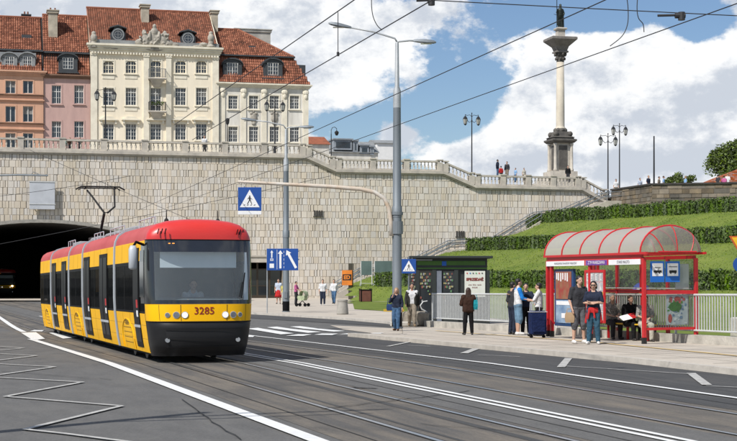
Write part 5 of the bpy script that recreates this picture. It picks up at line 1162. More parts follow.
for i, (A, B) in enumerate(zip(FY, FY[1:])):
    a, b = fpos(A), fpos(B); d = b - a; ln = math.hypot(d.x, d.y); r = thing('railing', FL[i], 'railing', a + Vector((0, 0, .24)), math.atan2(d.y, d.x), 'white railings along the stop'); r.rotation_euler = (0, -math.atan2(d.z, ln), math.atan2(d.y, d.x))
    e = .04; MB().cyl((0, 0, -.02), (0, 0, 1.14), .035, n=8).build('post', white_metal, r); MB().cyl((e, 0, 1.10), (ln, 0, 1.10), .032, n=8).build('top_rail', white_metal, r); MB().cyl((e, 0, .12), (ln, 0, .12), .025, n=8).build('bottom_rail', white_metal, r)
    mb = MB(); n = int(ln / .135)
    for k in range(1, n): x = ln * k / n; mb.box(x - .011, x + .011, -.014, .014, .12, 1.09)
    mb.build('bars', white_metal, r)
p = fpos(59.8, 22.3); r = thing('end_block', 'rough stone end block of the railing foot with a yellow stripe', 'stone block', p, .2); MB().bbox(-.65, .35, -.35, .35, 0, .62, .08).build('body', mat('footing_dark', (.33, .29, .23), .95, .3, 2, .6, 8), r); MB().bbox(-1.3, -.2, -.6, -.3, 0, .22, .05).build('step', MATS['footing'], r); MB().box(-1.5, -.66, -.1, .0, .62, .72).build('stripe', mat('yellow_bar', (.6, .38, .03), .7), r)
MB().tube([(.28, -.2, .60), (.06, -.2, .72), (.0, -.2, .86), (.12, -.2, 1.02), (.30, -.2, 1.05)], .028, 6).build('hoop', white_metal, r)
# ------------------------------------------------ kiosk
Yk = 63.5; c = at(447, 257, Yk); zk = drop(Yk) + .12; r = thing('kiosk', 'dark green kiosk with a flat overhanging roof and a pale poster', 'kiosk', (c.x, Yk, zk), 0); k = Yk / F; X = lambda px: (px - 447) * k; Z = lambda py: at(0, py, Yk).z - zk
kd = mat('kiosk_dark', (.022, .028, .026), .5, .1, 2); kg = mat('kiosk_green', (.06, .16, .02), .6, .12, 2)
MB().box(X(410), X(487), 0, 2.4, 0, Z(270)).build('kiosk_body', kd, r)  # kiosk body, same dark material as roof and posts
MB().bbox(X(409), X(492), -.5, 2.7, Z(258.5), Z(256), .02).build('roof', kd, r); MB().box(X(416), X(487), -.12, 2.5, Z(270), Z(258.6)).build('fascia', kd, r)
MB().box(X(417), X(485), -.135, -.122, Z(265.2), Z(261)).build('green_band', kg, r); MB().box(X(417), X(487), -.135, -.122, Z(269), Z(267.6)).build('green_stripe', kg, r); MB().box(X(441.8), X(446.2), -.15, -.136, Z(265.8), Z(261.3)).build('blue_badge', mat('badge_blue', (.01, .12, .55), .5), r)
MB().box(X(402), X(432), -.30, -.13, Z(260.8), Z(259.2)).build('gutter', lead_pale, r)
for a, b in ((416, 419), (432, 436), (454, 458), (486, 489.5)): MB().box(X(a), X(b), -.14, 0, 0, Z(270.1)).build('post', kd, r)
MB().box(X(436.3), X(441.5), -.10, -.02, .05, Z(270.5)).build('grey_column', mat('kiosk_grey', (.17, .19, .23), .5), r)
o = MB().box(X(464.5), X(485), -.10, -.03, Z(297), Z(270.8)).build('poster', mat('poster_pale', (.60, .62, .55), .6, .05, 2), r)
text('headline', 'SPRZEDAŻ', 3.6 * k, mat('poster_brown', (.22, .04, .03), .7), o, (X(474.7), -.105, Z(279.5)), bold=.012)
text('small_line', 'prasa  bilety  napoje', 1.6 * k, MATS['poster_brown'], o, (X(474.7), -.105, Z(284.8))); text('small_line', 'KIOSK', 2.0 * k, MATS['poster_brown'], o, (X(474.7), -.105, Z(287.6)))
for i, m in enumerate(((.5, .05, .05), (.05, .2, .5), (.05, .05, .05), (.1, .35, .1), (.5, .05, .05), (.05, .05, .05))): MB().cyl((X(467 + i * 3.0), -.115, Z(273.3)), (X(467 + i * 3.0), -.101, Z(273.3)), .7 * k, n=8).build('dot', mat('dot%d' % i, m, .7), o)
sh_ = mat('kiosk_wares', (.20, .22, .17), .8); rk = random.Random(2)
o = MB().box(X(419), X(432), -.04, -.01, .1, Z(270.5)).build('door', darkglass, r); o2 = MB().box(X(443), X(454), -.04, -.01, .8, Z(271)).build('shop_window', darkglass, r); o3 = MB().box(X(410), X(416), -.04, -.01, .8, Z(271)).build('shop_window', darkglass, r)
for oo, x0, x1 in ((o, 420, 431), (o2, 443.5, 453.5), (o3, 411, 415.5)):
    for q, col_ in enumerate(((.30, .32, .20), (.10, .22, .10), (.35, .28, .10), (.25, .08, .06), (.3, .3, .3))):
        for w_ in range(6): xx = x0 + (x1 - x0 - 2) * ((w_ * 5 + q) % 7) / 6; zz_ = 273 + 3.2 * ((w_ + q) % 5) + (14 if w_ == 5 else 0); MB().bbox(X(xx), X(xx + rk.uniform(.9, 1.9)), -.075 - q * .003, -.041, Z(zz_ + rk.uniform(1.4, 2.6)), Z(zz_), .008).build('packet', mat('wares%d' % q, col_, .7), oo)
# ------------------------------------------------ bus shelter
sred = mat('shelter_red', (.55, .015, .02), .4, .1, 2, coat=.3); poly = glass('roof_polycarbonate', (.72, .68, .62), .24, .5, base=(.50, .47, .42), fres=.4); clear = glass('shelter_glass', (.94, .96, .95), .03, fres=.35)
SA = Vector((7.53, 39.6)); SL, SD = 6.0, 1.62; zs_ = drop(41) + .12; S_ANG = math.atan2(2.96, -1.0)     # local x runs from the near right corner to the far left one, local y to the back
r = thing('bus_shelter', 'red framed bus shelter with an arched translucent roof', 'bus shelter', (SA.x, SA.y, zs_), 0); SH = r
ux, uy = Vector((-.320, .947)), Vector((.947, .320)); r.matrix_world = Matrix(((ux.x, uy.x, 0, SA.x), (ux.y, uy.y, -.004, SA.y), (-.007, 0, 1, zs_), (0, 0, 0, 1)))
HT = 2.36
mat_bl = mat('boot_black', (.015, .015, .015), .7)
def post(x, y, w=.05, z1=HT, z0=0):
    o = MB().bbox(x - w, x + w, y - w, y + w, z0 + .18, z1, .008).build('post', sred, SH); MB().box(x - w - .004, x + w + .004, y - w - .004, y + w + .004, z0, z0 + .18).build('boot', mat_bl, o)
for x, y in ((0, 0), (3.15, 0), (SL, 0), (0, SD), (SL, SD), (1.5, SD), (3.0, SD), (4.5, SD), (5.72, 0.0), (4.1, .75)): post(x, y, .05 if y in (0, SD) else .035)
MB().box(.05, SL - .05, -.06, .02, HT - .02, HT + .10).build('front_beam', sred, SH); MB().box(.05, SL - .05, SD - .04, SD + .04, HT - .02, HT + .08).build('back_beam', sred, SH)
for x in (0, SL): MB().box(x - .04, x + .04, -.06, SD + .06, HT + .101, HT + .16).build('end_beam', sred, SH)
for z, t in ((1.42, .05), (.42, .035)):
    MB().box(.055, SL - .055, SD - .03, SD + .03, z - t, z + t).build('back_rail', sred, SH)
    for x in (0, SL): MB().box(x - .03, x + .03, .055, SD - .055, z - t, z + t).build('end_rail', sred, SH)
MB().box(.06, SL - .06, SD - .12, SD - .09, 1.50, 1.53).build('white_rail', white_metal, SH)
# fascia
o = MB().box(.06, SL - .06, -.085, -.062, HT - .17, HT - .022).build('fascia', signwhite, SH)
MB().box(1.95, 3.25, -.090, -.0855, HT - .168, HT - .024).build('purple_field', mat('purple', (.16, .05, .32), .5), o)
for x in (1.86, 3.27): MB().box(x, x + .08, -.092, -.0855, HT - .17, HT - .022).build('red_divider', sred, o)
def ftext(s, size, m, x, z, nm='lettering', y=-.094): return text(nm, s, size, m, SH, (x, y, z), (R(90), 0, R(180)), .002)
# text reads from the road side: mirrored local frame, so the x axis is flipped
def ftext(s, size, m, x, z, y=-.094, nm='lettering'):
    o_ = text(nm, s, size, m, SH, (x, y, z), (0, 0, 0), .001); o_.matrix_local = Matrix(((-1, 0, 0, x), (0, 0, -1, y), (0, 1, 0, z), (0, 0, 0, 1))); return o_
grt = mat('grey_print', (.25, .25, .28), .7); ftext('ZTM WARSZAWA', .13, signwhite, 2.6, HT - .096); ftext('WARSZAWSKI TRANSPORT PUBLICZNY', .085, grt, 4.6, HT - .096); ftext('STARE MIASTO', .11, grt, 1.0, HT - .096)
# arched roof: bays of polycarbonate between red hoops
nh = 5; R0_ = SD / 2 + .10; yc_ = SD / 2; n = 16
def arcp(x, rr_, a_): return (x, yc_ - rr_ * math.cos(a_), HT + .16 + rr_ * .80 * math.sin(a_))
for i in range(nh):
    x0, x1 = -.0 + SL * i / nh, SL * (i + 1) / nh
    MB().loft([[arcp(x, R0_, math.pi * k / n) for k in range(n + 1)] for x in (x0, x1)], closed=False).build('roof_pane', poly, SH, smooth=True)
for i in range(nh + 1):
    x = SL * i / nh; MB().tube([arcp(x, R0_ + .012, math.pi * k / n) for k in range(n + 1)], .028, 6).build('hoop', sred, SH)
for y in (-.10, SD + .10): MB().box(-.35, SL + .05, y - .03, y + .03, HT + .10, HT + .165).build('eave', sred, SH)
# rounded transparent end toward the viewer
mb = MB(); rows = []
for q in range(7):
    ph = math.pi / 2 * q / 6; rows.append([(-.40 * math.sin(ph), yc_ - R0_ * math.cos(a_) * (math.cos(ph) * .35 + .65 * 1) * (1 if q < 6 else .99), HT + .16 + R0_ * .80 * math.sin(a_) * math.cos(ph)) for a_ in [math.pi * k / n for k in range(n + 1)]])
mb.loft(rows, closed=False); mb.build('roof_end', poly, SH, smooth=True)
mb = MB(); mb.tube([(rows[6][k][0], rows[6][k][1], rows[6][k][2]) for k in range(n + 1)], .03, 6)
for k in (4, 8, 12): mb.tube([rows[q][k] for q in range(7)], .016, 5)
mb.build('end_ribs', sred, SH)
# glazing
for i, (a, b) in enumerate(((.06, 1.45), (1.55, 2.95), (3.05, 4.45), (4.55, SL - .06))): MB().box(a, b, SD - .008, SD + .008, .5, 1.36).build('back_glass', clear, SH); MB().box(a, b, SD - .008, SD + .008, 1.48, HT - .03).build('back_glass', clear, SH)
MB().box(-.008, .008, .06, SD - .06, .46, 1.37).build('end_glass', clear, SH); MB().box(-.008, .008, .06, SD - .06, 1.48, HT - .03).build('end_glass', clear, SH)
# two blue stop signs hung in the near end
def sign_end(y0, y1, z0, z1, kind):
    o = MB().box(-.065, -.045, y0, y1, z0, z1).build('stop_sign', mat('stop_blue', (.01, .13, .50), .45, .04), SH); w = y1 - y0; MB().box(-.071, -.066, y0 + w * .12, y1 - w * .12, z0 + (z1 - z0) * .29, z1 - w * .12).build('white_field', signwhite, o); m = MB(); c = (y0 + y1) / 2; zc2 = z0 + (z1 - z0) * .48
    if kind: m.bbox(-.078, -.072, c - w * .26, c + w * .26, zc2 - .02, zc2 + .05, .002); [m.cyl((-.079, c + s * w * .16, zc2 - .025), (-.072, c + s * w * .16, zc2 - .025), .022, n=10) for s in (-1, 1)]; m.box(-.078, -.072, c - w * .3, c + w * .3, zc2 + .14, zc2 + .155)
    else: m.bbox(-.078, -.072, c - w * .28, c + w * .28, zc2 - .01, zc2 + .05, .002); [m.cyl((-.079, c + s * w * .12, zc2 - .015), (-.072, c + s * w * .12, zc2 - .015), .022, n=10) for s in (-1, 1)]; m.box(-.078, -.072, c - w * .22, c + w * .22, zc2 + .12, zc2 + .135); m.cyl((-.075, c, zc2 + .05), (-.075, c + .05, zc2 + .12), .006, n=4)
    m.build('symbol', signblack, o)
sign_end(.17, .60, 1.70, 2.27, 0); sign_end(.64, 1.08, 1.70, 2.27, 1)
# poster in the lower and upper near end
o = MB().box(.03, .05, .72, 1.38, .52, 1.35).build('poster', mat('poster_melon', (.55, .58, .58), .6, .2, 4, col2=(.35, .4, .45)), SH)
MB().cyl((.015, 1.02, 1.03), (.029, 1.02, 1.03), .0001, n=3)
m = MB(); m.loft([[(x, .98 + .20 * math.cos(t), 1.02 + .13 * math.sin(t)) for t in [i * math.pi / 8 for i in range(16)]] for x in (.018, .028)]); m.build('green_shape', mat('melon_green', (.07, .22, .03), .6, .25, 9), o)
rp = random.Random(6)
for nm_, c_, n_, yl, zl in (('leaf_print', (.10, .30, .05), 26, (.76, 1.2), (.88, 1.16)), ('flower_print', (.6, .12, .12), 10, (.8, 1.3), (1.14, 1.3)), ('white_print', (.75, .78, .8), 14, (.76, 1.34), (.55, .85)), ('blue_print', (.2, .3, .45), 14, (.9, 1.34), (.6, 1.1))):
    m_ = MB()
    for _ in range(n_): yy, zz_, e1, e2 = rp.uniform(*yl), rp.uniform(*zl), rp.uniform(.02, .06), rp.uniform(.015, .05); xx = .026 - rp.uniform(0, .006); m_.add([(xx, yy - e1, zz_ - e2 * .6), (xx, yy + e1 * .7, zz_ - e2), (xx, yy + e1, zz_ + e2 * .7), (xx, yy - e1 * .5, zz_ + e2)], [(0, 1, 2, 3)])
    m_.build(nm_, mat(nm_, c_, .7, .2, 9), o)
m = MB(); m.loft([[(x, 1.05 + .10 * math.cos(t), 1.24 + .06 * math.sin(t)) for t in [i * math.pi / 8 for i in range(16)]] for x in (.018, .028)]); m.loft([[(x, .82 + .06 * math.cos(t), .70 + .12 * math.sin(t)) for t in [i * math.pi / 8 for i in range(16)]] for x in (.018, .028)]); m.build('red_shape', mat('melon_red', (.5, .08, .06), .6, .2, 9), o)
MB().box(.03, .05, 1.0, 1.42, 1.5, 2.2).build('timetable', mat('sheet_white', (.6, .62, .6), .6, .06, 3), SH)
# left advert panel and timetable case on the road side
o = MB().bbox(4.35, 5.62, .04, .14, .35, 2.1, .01).build('advert_case', mat('advert_blue', (.02, .06, .16), .4), SH); MB().box(4.45, 5.50, .025, .039, .45, 1.15).build('advert_lower', mat('advert_pale', (.32, .42, .52), .5, .2, 2.5, col2=(.08, .16, .30)), o); MB().box(4.45, 5.50, .025, .039, 1.18, 2.02).build('advert_upper', mat('advert_red', (.30, .03, .03), .5, .3, 3, col2=(.25, .16, .08)), o)
for k_, wv in enumerate((.2, .34, .5, .64, .8, .92)): MB().box(4.5 + wv - .04, 4.5 + wv + .03, .018, .0245, 1.72 + .03 * (k_ % 3), 1.98).build('white_mark', signwhite, o)
MB().box(4.5, 5.45, .018, .0245, 1.0, 1.12).build('white_bar', signwhite, o); MB().box(4.5, 5.1, .018, .0245, .6, .75).build('white_bar', signwhite, o)
o = MB().box(2.2, 3.45, -.04, .0, .52, .60).box(2.2, 3.45, -.04, .0, 1.98, 2.06).box(2.2, 2.29, -.04, .0, .6, 1.98).box(3.36, 3.45, -.04, .0, .6, 1.98).build('timetable_case', sred, SH); MB().box(2.29, 3.36, -.02, -.01, .6, 1.98).build('timetable_sheet', mat('sheet_white', (.6, .62, .6)), o)
m = MB()
for i in range(1, 5): m.box(2.29, 3.36, -.025, -.021, .6 + i * .276 - .008, .6 + i * .276 + .008)
for i in range(1, 4): m.box(2.29 + i * .2675 - .006, 2.29 + i * .2675 + .006, -.0255, -.0215, .6, 1.98)
m.build('timetable_grid', mat('grid_red', (.5, .2, .2), .7), o); m = MB()
rg = random.Random(4)
for i in range(4):
    for j in range(5):
        for q in range(6): x = 2.31 + i * .2675; z = .63 + j * .276 + q * .038; m.box(x, x + rg.uniform(.08, .21), -.026, -.0205, z, z + .012)
m.build('timetable_print', grt, o); MB().box(2.31, 2.5, -.027, -.0205, 1.3, 1.42).build('yellow_note', mat('note_yellow', (.7, .6, .1), .7), o)
# bench
b_ = MB().bbox(1.7, 4.5, SD - .62, SD - .22, .44, .48, .01).build('bench_seat', mat('bench_yellow', (.75, .45, .02), .5), SH); [MB().box(x - .03, x + .03, SD - .45, SD - .39, 0, .435).build('bench_leg', sred, b_) for x in (1.9, 3.1, 4.3)]
MB().box(.3, SL - .2, SD - .2, SD + .25, -.05, .16).build('plinth', MATS['footing'], SH)
# ------------------------------------------------ traffic sign at the right edge, white block
p = at(741, 300, 41.); r = thing('traffic_sign', 'yellow triangular and blue round traffic signs on one post at the right edge', 'sign', (p.x, 41, drop(41) + .12)); k = 41 / F; Z = lambda py: at(0, py, 41).z - drop(41) - .12
MB().cyl((0, .06, 0), (0, .06, Z(233)), .035, n=8).build('post', pale_pole, r); MB().prism([(-12 * k, Z(236)), (12 * k, Z(236)), (0, Z(256.5))], 0, .02).build('give_way_plate', mat('sign_red_rim', (.55, .10, .02), .5), r); MB().prism([(-9.4 * k, Z(237.3)), (9.4 * k, Z(237.3)), (0, Z(253.5))], -.006, -.001).build('yellow_field', mat('sign_yellow', (.85, .50, .02), .5), r)
MB().cyl((0, 0, Z(264.5)), (0, .02, Z(264.5)), 8 * k, n=24).build('round_plate', signblue, r)
p = G(741, 337, .12); r = thing('concrete_block', 'plain pale concrete block at the foot of the railing by the right edge', 'block', p, .3); MB().bbox(-.22, .4, -.2, .3, 0, .62, .03).build('body', MATS['footing'], r)
# ------------------------------------------------ overhead wires
wirem = mat('wire', (.03, .03, .032), .6)
def wire(label, A, B, r_=.018, name='overhead_wire', ext=(0, 0), sag=.15):
    a, b = Vector(A), Vector(B); d = b - a; a2, b2 = a - d * ext[0], b + d * ext[1]; n = 14; ln = (b2 - a2).length
    o = MB().tube([a2.lerp(b2, i / n) - Vector((0, 0, 4 * sag * (i / n) * (1 - i / n))) for i in range(n + 1)], r_, 6).build(name, wirem); tag(o, label, 'cable', 'overhead tram wires'); return o
def wz(px, py, z): Y = (z - EYE) * F / (HY - py); return at(px, py, Y)
wire('lowest long overhead wire, crossing the column shaft', wz(300, 160, 5.9), wz(737, 3.4, 5.9), .0085, ext=(1.2, .3), sag=0)
wire('long overhead wire passing just under the king statue', wz(250, 160, 5.9), wz(605, 0, 5.9), .0085, ext=(1.3, .5), sag=0)
wire('overhead wire running down over the white corner house gable', wz(240, 112, 6.2), wz(432, 0, 6.2), .0095, ext=(.5, .5), sag=0)
wire('steepest overhead wire, ending over the cream house', wz(200, 107, 6.2), wz(354, 0, 6.2), .009, ext=(.3, .5), sag=0)
wire('near-level span wire high across the sky at the right', at(430, -.3, 25), at(745, 13.5, 25.5), .009, ext=(.1, 2.2), sag=.05)
for i, (x, y, x1, y1) in enumerate(((0, 244, 330, 176), (0, 196, 130, 176), (30, 150, 240, 240))):
    wire(['thin wire rising across the stone wall behind the crossing sign', 'thin wire at the left edge above the tunnel', 'thin wire slanting down the wall behind the pantograph'][i], at(x, y, 110), at(x1, y1, 96), .016, sag=.1)
def smooth_pts(P, k=6):
    r_ = []
    for i in range(len(P) - 1):
        p0, p1, p2, p3 = P[max(i - 1, 0)], P[i], P[i + 1], P[min(i + 2, len(P) - 1)]
        for j in range(k):
            t = j / k; r_.append(tuple(.5 * (2 * b_ + (c_ - a_) * t + (2 * a_ - 5 * b_ + 4 * c_ - d_) * t * t + (3 * b_ - a_ - 3 * c_ + d_) * t ** 3) for a_, b_, c_, d_ in zip(p0, p1, p2, p3)))
    return r_ + [P[-1]]
def dropper(label, pts, Y): o = MB().tube([at(x, y, Y) for x, y in smooth_pts(pts)], .008, 5).build('feeder_wire', wirem); tag(o, label, 'cable', 'short looping feeder wires')
dropper('leftmost looping feeder wire above the grey lamp mast', [(372, -12), (371.5, 4), (373, 16), (377, 25), (382, 30)], 26)
dropper('wide looping feeder wire left of the right-hand insulator', [(626, -8), (628, 8), (627.5, 24), (622, 36), (610, 46)], 24)
dropper('shorter looping feeder wire nearest the right-hand insulator', [(638, -8), (637, 8), (638.5, 18), (643, 24), (644, 32)], 24)
def insul(label, cx, cy, Y, L_=.32):
    p = at(cx, cy, Y); r = thing('insulator', label, 'insulator', p); MB().cyl((-L_, 0, 0), (L_ * .2, 0, .01), .022, n=8).cyl((-L_ * .05, 0, -.0), (L_ * .5, 0, 0), .05, n=10).cyl((L_ * .3, 0, -.08), (L_ * .3, 0, .06), .06, n=10).build('body', wirem, r)
insul('dark wire insulator on the span wire at the right', 676, 15.5, 25.2); insul('dark wire insulator at the top edge above the big cloud gap', 428, .5, 25, .2)
o = MB().cyl(at(338, 12, 28), at(338, 54, 28), .008, n=5).cyl(at(338, 52, 28), at(338, 56, 28), .03, n=6).build('hanger_wire', wirem); tag(o, 'straight thin hanger between two overhead wires', 'cable')
# bracket above the tunnel and its mast, left of the picture
p = at(48, 175.5, 118); r = thing('catenary_mast', 'grey bracket arm of a mast reaching in from the left edge above the tunnel', 'mast', (p.x - 8, 118, -.2)); L_ = p.z + .2
MB().lathe([(.22, 0), (.2, 5), (.14, L_ + 1)], n=12).build('mast', grey_pole, r); MB().tube([(0, 0, L_ - .1), (5.5, 0, L_ + .05), (8.0, 0, L_)], .07, 8).tube([(6.6, 0, L_), (6.8, 0, L_ + .3), (7.4, 0, L_ + .05)], .03, 6).build('arm', grey_pole, r)
# mast on the near left pavement (only its shadow and none of its body is in the picture)
r = thing('catenary_mast', 'grey tram-wire mast on the near left roadside', 'mast', (-8.1, 13.2, 0)); MB().lathe([(.16, 0), (.14, 5), (.10, 9.5), (.02, 9.6)], n=12).build('mast', grey_pole, r); MB().tube([(0, 0, 8.3), (1.2, .4, 8.6), (3.0, 1.0, 8.7)], .05, 8).tube([(0, 0, 7.6), (1.6, .4, 7.9), (3.2, .9, 8.0)], .035, 8).build('arm', grey_pole, r)
# ================================================================ PEOPLE
skin = mat('skin', (.50, .30, .21), .6, .06, 6); skin_tan = mat('skin_tan', (.38, .21, .14), .6, .06, 6)
def fab(name, col, **k): return mat('cloth_' + name, col, .9, .16, 6, spec=.15, bump=1, bscale=11, **k)
hairm = {'brown': mat('hair_brown', (.045, .022, .013), .6, .2, 20), 'dark': mat('hair_dark', (.014, .011, .010), .55, .1, 20), 'blond': mat('hair_blond', (.36, .23, .11), .6, .2, 20), 'grey': mat('hair_grey', (.32, .31, .30), .7, .2, 20)}
shoe_w = mat('shoe_white', (.68, .67, .65), .6); shoe_d = mat('shoe_dark', (.03, .025, .022), .5)
BASE = dict(pel=(0, 0, .96), wai=(0, .0, 1.10), che=(0, .01, 1.30), nec=(0, .0, 1.49), hed=(0, .03, 1.63), shL=(-.18, 0, 1.41), shR=(.18, 0, 1.41), elL=(-.24, -.03, 1.13), elR=(.24, -.03, 1.13), wrL=(-.25, .06, .89), wrR=(.25, .06, .89),
            hiL=(-.09, 0, .92), hiR=(.09, 0, .92), knL=(-.10, .03, .50), knR=(.10, .03, .50), anL=(-.11, -.02, .09), anR=(.11, -.02, .09))
SIT = dict(pel=(0, -.02, .56), wai=(0, -.04, .72), che=(0, .0, .92), nec=(0, .03, 1.11), hed=(0, .08, 1.25), shL=(-.18, .02, 1.03), shR=(.18, .02, 1.03), elL=(-.23, .06, .78), elR=(.23, .06, .78), wrL=(-.10, .27, .72), wrR=(.10, .27, .72),
           hiL=(-.10, .02, .52), hiR=(.10, .02, .52), knL=(-.12, .45, .50), knR=(.12, .45, .50), anL=(-.12, .42, .09), anR=(.12, .46, .09))
def person(label, pos, H, rz, pose=None, sit=False, top=None, sleeve=.5, jacket=0., legs=None, legcut=1., skirt=None, shoes=shoe_d, hair='dark', long_hair=0., skinm=skin, detail=True, belly=0., group=None, bust=0., dress=False, hat=None, glasses=False):
    s = H / 1.75; J = dict(SIT if sit else BASE); J.update(pose or {}); V = {k: Vector(v) for k, v in J.items()}; r = thing('person', label, 'person', pos, rz, group); r.scale = (s, s, s); vx = .014 if detail else .03
    if 'wrs' in V: pass
    m = MB()
    def limb(a, b, r0, r1): m.cap(V[a], V[b], r0, r1)
    def wide(a, b, w0, w1, r0, r1, mb=None, e=0.):
        mb = mb or m; ax = (V['shR'] - V['shL']).normalized()
        for t in (-1, -.33, .33, 1): mb.cap(V[a] + ax * w0 * t, V[b] + ax * w1 * t, r0 + e, r1 + e)
    wide('pel', 'wai', .085, .065, .095, .085 + belly); wide('wai', 'che', .065, .085, .085 + belly, .10 + bust * .3); wide('che', 'nec', .085, .03, .10, .055)
    for sd in 'LR':
        m.cap(V['che'] + (V['sh' + sd] - V['nec']) * .5, V['sh' + sd], .075, .062); limb('sh' + sd, 'el' + sd, .052, .040); limb('el' + sd, 'wr' + sd, .038, .026)
        limb('hi' + sd, 'kn' + sd, .083, .056); 
        k, a = V['kn' + sd], V['an' + sd]; c = k.lerp(a, .35) + Vector((0, -.02, 0)); m.cap(k, c, .054, .056); m.cap(c, a, .054, .036)
        ft = V.get('ft' + sd) or (a + Vector(((-.03 if sd == 'L' else .03), .16, -.045))); m.cap(a + Vector((0, -.02, -.04)), ft, .036, .030)
        # hand: palm, four fingers, thumb
        w = V['wr' + sd]; d = (w - V['el' + sd]).normalized(); hd = V.get('hd' + sd); d = (Vector(hd) - w).normalized() if hd else d; sdv = d.cross(Vector((0, 1, 0)) if abs(d.y) < .8 else Vector((1, 0, 0))).normalized(); nn = d.cross(sdv)
        if detail:
            P = w + d * .085
            for q in (-.022, 0, .022): m.cap(w + nn * q * .6, P + nn * q, .017, .015)
            for q, ln in ((-.030, .062), (-.010, .075), (.010, .070), (.030, .055)): k1 = P + nn * q + d * ln * .5; k2 = k1 + (d * .7 + sdv * (.5 if sd == 'L' else -.5)) * ln * .5; m.cap(P + nn * q, k1, .0105, .010); m.cap(k1, k2, .010, .0085)
            m.cap(w + d * .03 - nn * .022, w + d * .075 - nn * .05, .013, .011)
        else: m.cap(w, w + d * .13, .032, .026)
    h = V['hed']; n_ = V['nec']; m.cap(n_ + Vector((0, 0, -.04)), h + Vector((0, -.01, -.06)), .056, .052); m.sph(h + Vector((0, -.012, .025)), (.078, .096, .098), 14, 10); m.sph(h + Vector((0, .02, -.045)), (.058, .068, .070), 12, 8); m.cap(h + Vector((0, .085, .01)), h + Vector((0, .102, -.022)), .012, .017)
    for x in (-1, 1): m.sph(h + Vector((x * .078, -.01, -.005)), (.014, .026, .034), 8, 6)
    body = m.build('body', skinm, r); bake(body, vx, 2)
    if detail:
        e = MB(); [e.sph(h + Vector((x * .031, .083, .012)), (.013, .008, .008), 8, 6) for x in (-1, 1)]; e.build('eyes', shoe_d, body) if not glasses else MB().bbox(h.x - .062, h.x + .062, h.y + .075, h.y + .10, h.z + .0, h.z + .034, .005).build('sunglasses', shoe_d, body); MB().sph(h + Vector((0, .086, -.052)), (.024, .008, .008), 8, 6).build('mouth', mat('lips', (.30, .10, .08), .6), body)
    # hair
    hm = MB(); hm.sph(h + Vector((0, -.030, .050)), (.089, .100, .092), 14, 10)
    if long_hair:
        for x in (-.045, -.015, .015, .045): hm.cap(h + Vector((x, -.07, .02)), h + Vector((x * 1.5, -.09, -long_hair)), .055, .035)
        for x in (-.07, .07): hm.cap(h + Vector((x, -.03, .03)), h + Vector((x * 1.15, -.045, -long_hair * .8)), .035, .026)
    else: hm.sph(h + Vector((0, -.05, -.01)), (.070, .06, .07), 10, 8)
    if hair != 'bald': bake(hm.build('hair', hairm[hair], r), vx, 1)
    E = .014 + jacket; c = MB()
    def cw(a, b, w0, w1, r0, r1): wide(a, b, w0, w1, r0, r1, c, E)
    if top:
        low_ = V['pel'] + (V['hiL'] + V['hiR'] - 2 * V['pel']) * .25; V['_lo'] = low_
        cw('_lo', 'wai', .09, .068, .100, .088 + belly); cw('wai', 'che', .068, .088, .087 + belly, .103 + bust * .3); cw('che', 'nec', .088, .04, .10, .045 - E * .5)
        for sd in 'LR':
            c.cap(V['che'] + (V['sh' + sd] - V['nec']) * .5, V['sh' + sd], .075 + E, .064 + E * .8)
            if sleeve > 0:
                t = min(1, sleeve * 2); c.cap(V['sh' + sd], V['sh' + sd].lerp(V['el' + sd], t), .056 + E, .052 + E - .006 * t)
                if sleeve > .5: t2 = (sleeve - .5) * 2; c.cap(V['el' + sd], V['el' + sd].lerp(V['wr' + sd], t2), .044 + E, .036 + E * .8)
        bake(c.build('top', top, r), vx, 2)
    if legs:
        c = MB(); E2 = .016; ax = (V['hiR'] - V['hiL']).normalized()
        for t in (-1, -.3, .3, 1): c.cap(V['pel'] + ax * .08 * t, V['pel'].lerp((V['hiL'] + V['hiR']) / 2, .8) + ax * .095 * t, .098 + E2 * .4, .10 + E2)
        for sd in 'LR':
            a, k, g = V['hi' + sd], V['kn' + sd], V['an' + sd]; t = min(1, legcut * 2); c.cap(a, a.lerp(k, t), .088 + E2, .070 + E2 + (.02 if legcut <= .62 else 0))
            if legcut > .5: t2 = (legcut - .5) * 2 * .98; c.cap(k, k.lerp(g, t2), .070 + E2 + (.02 if legcut <= .62 else 0), .048 + E2 if legcut > .62 else .08)
        bake(c.build('trousers' if legcut > .7 else 'shorts', legs, r), vx, 2)
    if skirt:
        c = MB(); rings = []
        for z, w in ((.98, .16), (.86, .19), (.62, .24), (.48, .26)): rings.append([(w * math.cos(t) * (1 + .05 * math.sin(7 * t)), w * .8 * math.sin(t) * (1 + .05 * math.sin(7 * t)), z) for t in [i * math.pi / 12 for i in range(24)]])
        c.loft(rings).build('skirt', skirt, r, smooth=True)
    sh = MB()
    for sd in 'LR':
        a = V['an' + sd]; ft = V.get('ft' + sd) or (a + Vector(((-.03 if sd == 'L' else .03), .16, -.045))); hh = a + Vector((0, -.03, -.045))
        q_ = MB(); q_.cap(hh, ft, .046, .040); q_.cap(a + Vector((0, 0, -.02)), ft.lerp(hh, .5), .046, .042); o = q_.build('shoe', shoes, r); bake(o, vx, 1)
    if hat: MB().sph(h + Vector((0, -.01, .06)), (.10, .11, .07), 12, 8).cyl(h + Vector((0, .05, .055)), h + Vector((0, .05, .065)), .11, n=14).build('cap', hat, r)
    return r
def stand(label, px, py, hpx, rz=0, **k):
    p = G(px, py, .12 if k.pop('pav', True) else .0); H = hpx / F * p.y; H = min(max(H, 1.52), 1.92); return person(label, p, H, R(rz), **k)
